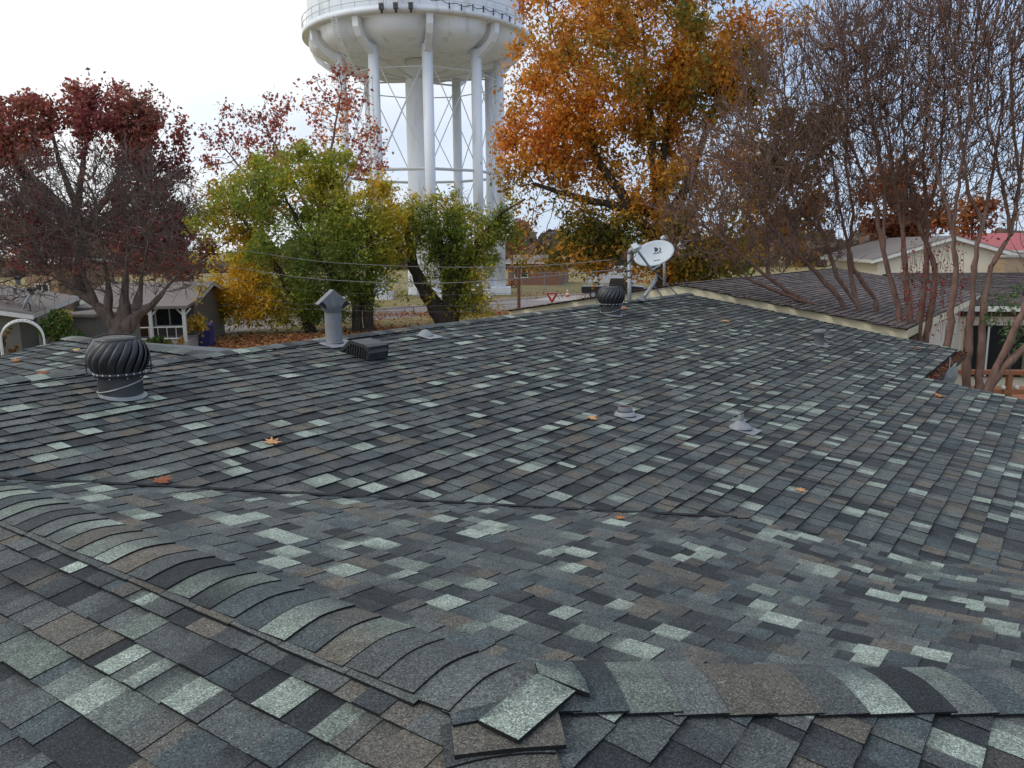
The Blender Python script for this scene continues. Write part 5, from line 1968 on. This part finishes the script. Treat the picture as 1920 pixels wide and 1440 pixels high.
# --- bare pollarded mulberry in front of it
Y = 27
g0 = at(228, 640, Y); g0[2] = 0
tree('bare_mulberry', 'bare tree with thick dark trunk and fanned branches behind the nearest turbine vent', g0, Y,
     [(120, 430, 140, 110), (240, 400, 130, 120), (30, 440, 80, 120), (310, 440, 60, 90), (180, 330, 120, 60), (60, 350, 70, 70), (330, 500, 50, 60), (220, 510, 110, 50), (40, 540, 60, 40), (120, 500, 120, 50), (-40, 420, 60, 120)],
     4200, [px_line([(232, 780), (230, 660), (224, 625), (200, 590), (178, 570), (160, 520), (130, 450)], Y), px_line([(228, 622), (255, 590), (285, 572), (320, 530), (350, 500)], Y), px_line([(228, 622), (232, 585), (236, 520), (240, 450)], Y), px_line([(200, 590), (205, 550), (195, 480), (180, 400)], Y), px_line([(255, 590), (262, 540), (275, 470), (290, 400)], Y), px_line([(178, 570), (140, 545), (90, 500), (50, 430)], Y)],
     .22, 3.0, .34, .0105, .30, M['bark_brown'], None, seed=30, trop=(0, 0, .10), spurs=9500, spur_len=.75, power=2.25, jit=.15, root_r=(.40, .015, 4.6, 2.6, 2.7))
# --- bare crape myrtles beyond our rake
CM = dict(tip=.0074, barkm=M['bark_red'], trop=(0, 0, .42), power=2.15, jit=.12)


def myrtle(label, Y, blobs, natt, roots, rmax, seed, spurs=2600):
    g_ = np.array(roots[0][0]); g_[2] = 0
    tree('bare_crape_myrtle', label, g_, Y, blobs, int(natt*1.7), roots, .15, 2.0, .21, CM['tip'], rmax, CM['barkm'], None, 'bare crape myrtles beside the roof edge', seed, CM['trop'], 200, CM['power'], int(spurs*1.1), .55, CM['jit'], 'tree', None, (rmax, .012, 6.0))


Y = 16.8
myrtle('bare crape myrtle leaning left over the brown roof, leftmost of its row', Y,
       [(1400, 340, 130, 130), (1300, 420, 80, 60), (1480, 260, 120, 160), (1520, 400, 100, 120), (1420, 470, 120, 50), (1560, 150, 110, 150), (1310, 470, 70, 30), (1450, 130, 70, 90)],
       1900, [px_line([(1592, 700), (1590, 612), (1560, 580), (1510, 566), (1455, 545), (1400, 520)], Y), px_line([(1592, 615), (1575, 560), (1530, 510), (1490, 470), (1440, 420)], Y), px_line([(1638, 720), (1632, 640), (1606, 570), (1570, 520), (1545, 440), (1500, 340)], Y), px_line([(1658, 720), (1655, 640), (1640, 560), (1600, 505), (1580, 420), (1560, 300), (1550, 180)], Y), px_line([(1606, 575), (1590, 480), (1600, 400), (1585, 300), (1590, 180), (1580, 60)], Y), px_line([(1545, 440), (1500, 390), (1440, 300), (1420, 220)], Y), px_line([(1510, 566), (1440, 520), (1380, 470), (1330, 430)], Y), px_line([(1490, 470), (1470, 380), (1480, 280), (1470, 160)], Y)],
       .070, 41, 3600)
Y = 15.8
myrtle('bare crape myrtle with a sheaf of upright stems in the middle of its row', Y,
       [(1640, 130, 110, 190), (1700, 60, 110, 170), (1660, 300, 90, 110), (1740, 230, 90, 160), (1600, 250, 70, 120), (1720, 380, 60, 60)],
       1900, [px_line([(1700, 740), (1695, 640), (1680, 560), (1655, 470), (1640, 380), (1600, 280)], Y), px_line([(1712, 740), (1712, 640), (1700, 540), (1692, 430), (1675, 330), (1660, 200)], Y), px_line([(1738, 740), (1735, 640), (1750, 560), (1755, 500), (1725, 430), (1700, 330)], Y), px_line([(1720, 740), (1722, 620), (1735, 520), (1738, 420), (1730, 300), (1740, 160), (1745, 20)], Y), px_line([(1655, 470), (1660, 360), (1640, 250), (1620, 120), (1610, 0)], Y), px_line([(1692, 430), (1700, 320), (1690, 200), (1700, 60)], Y), px_line([(1675, 330), (1650, 220), (1655, 90)], Y), px_line([(1725, 430), (1760, 330), (1770, 200), (1775, 60)], Y)],
       .082, 42, 3600)
Y = 14.6
myrtle('bare crape myrtle with thick pale trunks, rightmost of its row', Y,
       [(1820, 120, 100, 190), (1880, 160, 100, 200), (1790, 280, 70, 110), (1900, 330, 70, 80), (1930, 60, 90, 160), (1850, 10, 110, 120)],
       1800, [px_line([(1775, 800), (1772, 690), (1782, 600), (1792, 500), (1785, 430), (1760, 330), (1740, 220)], Y), px_line([(1812, 800), (1812, 690), (1822, 580), (1828, 480), (1842, 420), (1860, 330), (1880, 200)], Y), px_line([(1830, 800), (1838, 690), (1846, 560), (1858, 500), (1895, 440), (1912, 340), (1925, 220)], Y), px_line([(1845, 420), (1815, 360), (1800, 240), (1790, 100)], Y), px_line([(1785, 430), (1800, 330), (1820, 200), (1830, 60)], Y), px_line([(1895, 440), (1880, 340), (1850, 230), (1855, 80)], Y), px_line([(1912, 340), (1900, 240), (1895, 100)], Y)],
       .088, 43, 3600)
Y = 13.2
myrtle('single low leaning bare trunk crossing in front of the deck rail', Y,
       [(1990, 480, 80, 120), (1960, 600, 60, 60)],
       260, [px_line([(1836, 800), (1850, 735), (1880, 690), (1930, 645), (1985, 600)], Y), px_line([(1850, 735), (1868, 690), (1900, 625), (1925, 570)], Y)],
       .075, 44, 150)
# evergreen sprig climbing there
t = thing('shrub', 'sparse green leafed sprig in front of the cream wall at right', 'shrub', at(1895, 700, 14.0)*np.array([1, 1, 0]))
sp = px_line([(1898, 760), (1890, 640), (1870, 560)], 14.0)
b = MB(); b.tube(sp, [.012, .008, .004], 5); b.build('stem', M['bark_grey'], t, True)
P = blobs_px([(1880, 570, 34, 24), (1898, 630, 25, 35), (1855, 600, 20, 14), (1905, 545, 18, 16)], 420, 14.0, 77)
leaves_mesh(P, .075, [(.03, .07, .02), (.055, .10, .03), (.09, .13, .04)], [.4, .4, .2], 78, 'foliage', t, .4)
# red berried vine stems hanging among the trunks
t = thing('vine', 'dark red hanging vine strands between the bare trunks', 'vine', at(1770, 640, 15.4)*np.array([1, 1, 0]))
b = MB()
r_ = np.random.default_rng(4)
PP = []
for k in range(34):
    x = 1690 + r_.random()*120
    y0, y1 = 440+r_.random()*60, 560+r_.random()*80
    pts = [at(x + r_.normal()*4 + 3*math.sin(j*1.3+k), y0 + (y1-y0)*j/6, 15.2 + .3*r_.random()) for j in range(7)]
    b.tube(pts, .004, 3)
    for j in range(22):
        q_ = pts[r_.integers(0, 6)]
        PP.append(q_ + r_.normal(size=3)*np.array([.03, .03, .12]))
b.build('stems', M['bark_red'], t, True)['kind'] = 'stuff'
leaves_mesh(np.array(PP), .045, [(.14, .02, .02), (.22, .03, .03), (.10, .03, .02)], [.4, .4, .2], 79, 'leaves', t, .7)


# --- trees farther off: each its own thing
def far_tree(name, label, px, py_base, Y, blobs, pal, wts, nleaf, size, seed, barkm=None, group=None, natt=420, gap=.8, thr=-.3, rad=.5):
    g_ = at(px, py_base, Y); top = min(b_[1] for b_ in blobs)
    tree(name, label, g_, Y, blobs, natt, [px_line([(px, 640), (px, (py_base+top)*.52), (px, top + (py_base-top)*.30)], Y)], .7, 7, 1.2, .028, .26, barkm or M['bark_grey'],
         dict(n=nleaf, rad=rad, size=size, aspect=.6, thr=thr, gap=gap, clump=.5, pal=pal, wts=wts, tone=.25) if nleaf else None, group, seed, iters=70, spurs=0 if nleaf else 900, spur_len=1.2)


RUST = [(.10, .035, .018), (.17, .055, .02), (.22, .08, .025), (.12, .06, .025)]
OLIVE = [(.045, .055, .02), (.075, .075, .025), (.12, .09, .03), (.16, .10, .03)]
far_tree('rusty_tree', 'broad rust brown tree behind the middle bare trunks', 1700, 470, 48, [(1690, 380, 80, 90), (1650, 400, 50, 70), (1740, 400, 50, 70), (1700, 310, 50, 40)], RUST, [.3, .35, .2, .15], 8500, .27, 51)
far_tree('rusty_tree', 'small rust brown tree between the rightmost bare trunks', 1822, 450, 52, [(1822, 400, 50, 50), (1790, 420, 40, 35)], RUST, [.3, .35, .2, .15], 3000, .27, 52)
far_tree('olive_tree', 'brownish olive tree beside the orange oak on its right', 1440, 500, 46, [(1450, 330, 90, 130), (1400, 440, 80, 60), (1500, 440, 70, 70), (1540, 330, 60, 110), (1520, 230, 60, 80)], [(.10, .075, .028), (.14, .085, .03), (.17, .085, .025), (.24, .11, .02)], [.3, .3, .25, .15], 11000, .28, 53, thr=-.05)
far_tree('bare_tree', 'distant grey bare tree at the far right above the red roof', 1905, 440, 85, [(1900, 395, 45, 40), (1925, 370, 30, 40)], None, None, 0, 0, 54, natt=260)
far_tree('bare_tree', 'hazy bare brown tree between the tower legs and the oak', 960, 500, 90, [(955, 440, 38, 45), (985, 450, 30, 40)], RUST, [.3, .3, .2, .2], 1800, .34, 55, natt=260)
far_tree('bare_tree', 'small twiggy bare tree seen below the tower ring strut', 885, 460, 110, [(880, 385, 40, 30), (860, 410, 40, 30)], None, None, 0, 0, 56, natt=260)
far_tree('dark_cedar', 'dark green cedar between the red oak and the gold tree', 335, 480, 70, [(325, 400, 20, 60), (330, 440, 30, 50), (318, 360, 10, 25)], [(.018, .03, .018), (.03, .045, .025)], [.5, .5], 6000, .3, 57, thr=-.6)
far_tree('russet_tree', 'low russet tree beyond the bare mulberry on its right', 330, 540, 62, [(330, 500, 50, 50), (270, 480, 60, 50), (370, 470, 30, 50)], [(.12, .045, .03), (.17, .06, .035), (.10, .05, .035)], [.4, .3, .3], 7000, .3, 58)
far_tree('russet_tree', 'low russet tree beyond the far left roof', 90, 500, 66, [(60, 450, 80, 50), (150, 470, 80, 40), (-20, 440, 60, 60)], [(.12, .04, .03), (.15, .055, .035), (.09, .045, .03)], [.4, .3, .3], 9000, .3, 59)
far_tree('brown_tree', 'brown tree behind the right side of the parked vehicles', 1330, 530, 70, [(1330, 480, 70, 40), (1420, 480, 60, 40), (1250, 490, 50, 30)], RUST + OLIVE[:2], [.2, .25, .15, .15, .15, .1], 8000, .3, 60)
far_tree('yellow_shrub_tree', 'small yellow leafed multi stem tree beside the blue bin', 372, 630, 35.5, [(372, 540, 30, 30), (345, 555, 25, 20), (395, 560, 25, 25)], [(.26, .19, .03), (.30, .17, .03), (.16, .14, .03)], [.4, .3, .3], 650, .16, 61, natt=200, rad=.22)


def bush(label, px, py, rx, ry, Y, pal, wts, n, size, seed):
    g_ = at(px, py+ry, Y)
    t = thing('bush', label, 'bush', (g_[0], g_[1], 0))
    rb = np.random.default_rng(seed+1)
    bl = [(px + rb.normal()*rx*.5, py + ry*.25 + rb.normal()*ry*.38, rx*rb.uniform(.2, .45), ry*rb.uniform(.25, .55)) for _ in range(11)]
    P = blobs_px(bl, n, Y, seed)
    P = P[noise3(P, 3.5, seed) > -.45]
    leaves_mesh(P, size, pal, wts, seed, 'foliage', t, .4, 0, 1.5)
    b = MB()
    r2 = np.random.default_rng(seed)
    for k in range(9):
        q_ = P[r2.integers(0, len(P))]
        b.tube([(g_[0], g_[1], 0), (np.array([g_[0], g_[1], 0])+q_)/2 + r2.normal(size=3)*.1, q_], [.03, .02, .008], 5)
    b.build('stems', M['bark_grey'], t, True)


GB = [(.03, .055, .016), (.055, .085, .02), (.10, .12, .025), (.18, .15, .03)]
bush('leafy green bush beside the white arched arbor', 108, 612, 46, 42, 23.5, GB, [.35, .35, .2, .1], 5200, .13, 71)
bush('low dark bush by the shed wall behind the nearest turbine vent', 175, 650, 40, 22, 26, GB, [.5, .3, .15, .05], 2200, .12, 72)
bush('dark green bush right of the thick bare trunk', 292, 640, 30, 20, 33, GB, [.5, .35, .1, .05], 2400, .13, 73)
bush('small orange tipped bush by the porch rail', 328, 634, 15, 18, 33, [(.10, .10, .03), (.3, .16, .03), (.4, .2, .04)], [.4, .35, .25], 900, .12, 74)
bush('brown leafy scrub at the far left edge below the eave', 8, 640, 26, 40, 23, [(.06, .05, .02), (.14, .08, .03), (.2, .11, .05)], [.4, .4, .2], 2200, .13, 75)

# --- far woods closing the horizon, one mass
P, n = [], 26000
r_ = np.random.default_rng(99)
ang = r_.uniform(-.95, .95, n)
dist = 170 + 60*r_.random(n)
hgt = (5.5 + 3.5*np.sin(ang*23) + 2.2*np.sin(ang*61+1) + 1.5*np.sin(ang*140))*r_.random(n)**.7
P = np.stack([np.sin(ang)*dist, np.cos(ang)*dist, np.maximum(.2, hgt)], axis=1)
wd = leaves_mesh(P, 2.0, [(.07, .055, .045), (.10, .075, .06), (.13, .085, .06), (.06, .055, .04), (.16, .085, .05)], [.25, .25, .2, .2, .1], 5, 'far_woods', None, .8, 0, .12, .2)
tag(wd, kind='stuff')
# ------------------------------------------------------------------ sky, light, camera
w = D.worlds.new('World')
SC.world = w
w.use_nodes = True
nt = w.node_tree
N, L = nt.nodes, nt.links
N.clear()
SUN_EL, SUN_AZ = math.radians(44), math.radians(-112)      # azimuth from +Y towards +X
sky = N.new('ShaderNodeTexSky')
sky.sky_type = 'NISHITA'
sky.sun_disc = False
sky.sun_elevation = SUN_EL
sky.sun_rotation = SUN_AZ
sky.air_density = 1.0
sky.dust_density = 0.6
b1 = N.new('ShaderNodeBackground')
b1.inputs['Strength'].default_value = 0.115
L.new(sky.outputs[0], b1.inputs['Color'])
tc = N.new('ShaderNodeTexCoord')
mp = N.new('ShaderNodeMapping')
mp.inputs['Scale'].default_value = (1.6, 1.6, 3.4)
mp.inputs['Location'].default_value = (.3, .8, .2)
L.new(tc.outputs['Generated'], mp.inputs[0])
nz = N.new('ShaderNodeTexNoise')
nz.inputs['Scale'].default_value = 1.3
nz.inputs['Detail'].default_value = 7
nz.inputs['Roughness'].default_value = .52
L.new(mp.outputs[0], nz.inputs['Vector'])
dt = N.new('ShaderNodeVectorMath')
dt.operation = 'DOT_PRODUCT'
dt.inputs[1].default_value = (-.85, .02, .40)             # bright thin cloud round the veiled sun
L.new(tc.outputs['Generated'], dt.inputs[0])
ad = N.new('ShaderNodeMath')
ad.operation = 'MULTIPLY_ADD'
ad.inputs[1].default_value = 1.0
L.new(dt.outputs['Value'], ad.inputs[0])
L.new(nz.outputs['Fac'], ad.inputs[2])
cr = N.new('ShaderNodeValToRGB')
cr.color_ramp.elements[0].position = .62
cr.color_ramp.elements[0].color = (.72, .72, .72, 1)
cr.color_ramp.elements[1].position = 1.32
cr.color_ramp.elements[1].color = (1, 1, 1, 1)
# map 0..2 to 0..1 for the ramp
hf = N.new('ShaderNodeMath')
hf.operation = 'MULTIPLY'
hf.inputs[1].default_value = .5
cr.color_ramp.elements[0].position = .16
cr.color_ramp.elements[1].position = .44
L.new(ad.outputs[0], hf.inputs[0])
L.new(hf.outputs[0], cr.inputs[0])
b2 = N.new('ShaderNodeBackground')
cc = N.new('ShaderNodeValToRGB')                           # blue grey thin cloud to white
cc.color_ramp.elements[0].position = .17
cc.color_ramp.elements[0].color = (.50, .64, .90, 1)
cc.color_ramp.elements[1].position = .43
cc.color_ramp.elements[1].color = (.95, .98, 1.0, 1)
L.new(hf.outputs[0], cc.inputs[0])
L.new(cc.outputs[0], b2.inputs['Color'])
b2.inputs['Strength'].default_value = 1.12
ms = N.new('ShaderNodeMixShader')
L.new(cr.outputs[0], ms.inputs[0])
L.new(b1.outputs[0], ms.inputs[1])
L.new(b2.outputs[0], ms.inputs[2])
out = N.new('ShaderNodeOutputWorld')
L.new(ms.outputs[0], out.inputs[0])
ld = D.lights.new('sun', 'SUN')
ld.energy = 0.8
ld.angle = math.radians(14)
ld.color = (1, .97, .92)
so = D.objects.new('sun', ld)
COL.objects.link(so)
sd = Vector((math.sin(SUN_AZ)*math.cos(SUN_EL), math.cos(SUN_AZ)*math.cos(SUN_EL), math.sin(SUN_EL)))
so.rotation_euler = (-sd).to_track_quat('-Z', 'Y').to_euler()
cam = D.cameras.new('camera')
cam.sensor_width = 36
cam.lens = 36*F_PX/1920
cam.clip_end = 3000
co = D.objects.new('camera', cam)
COL.objects.link(co)
from mathutils import Matrix
co.matrix_world = Matrix(((cR[0], cU[0], -cF[0], 0), (cR[1], cU[1], -cF[1], 0), (cR[2], cU[2], -cF[2], CAM_Z), (0, 0, 0, 1)))
SC.camera = co
vs = SC.view_settings
vs.view_transform = 'Standard'
vs.look = 'None'
vs.exposure = 0
vs.gamma = 1
SC.cycles.max_bounces = 8
SC.cycles.transparent_max_bounces = 16
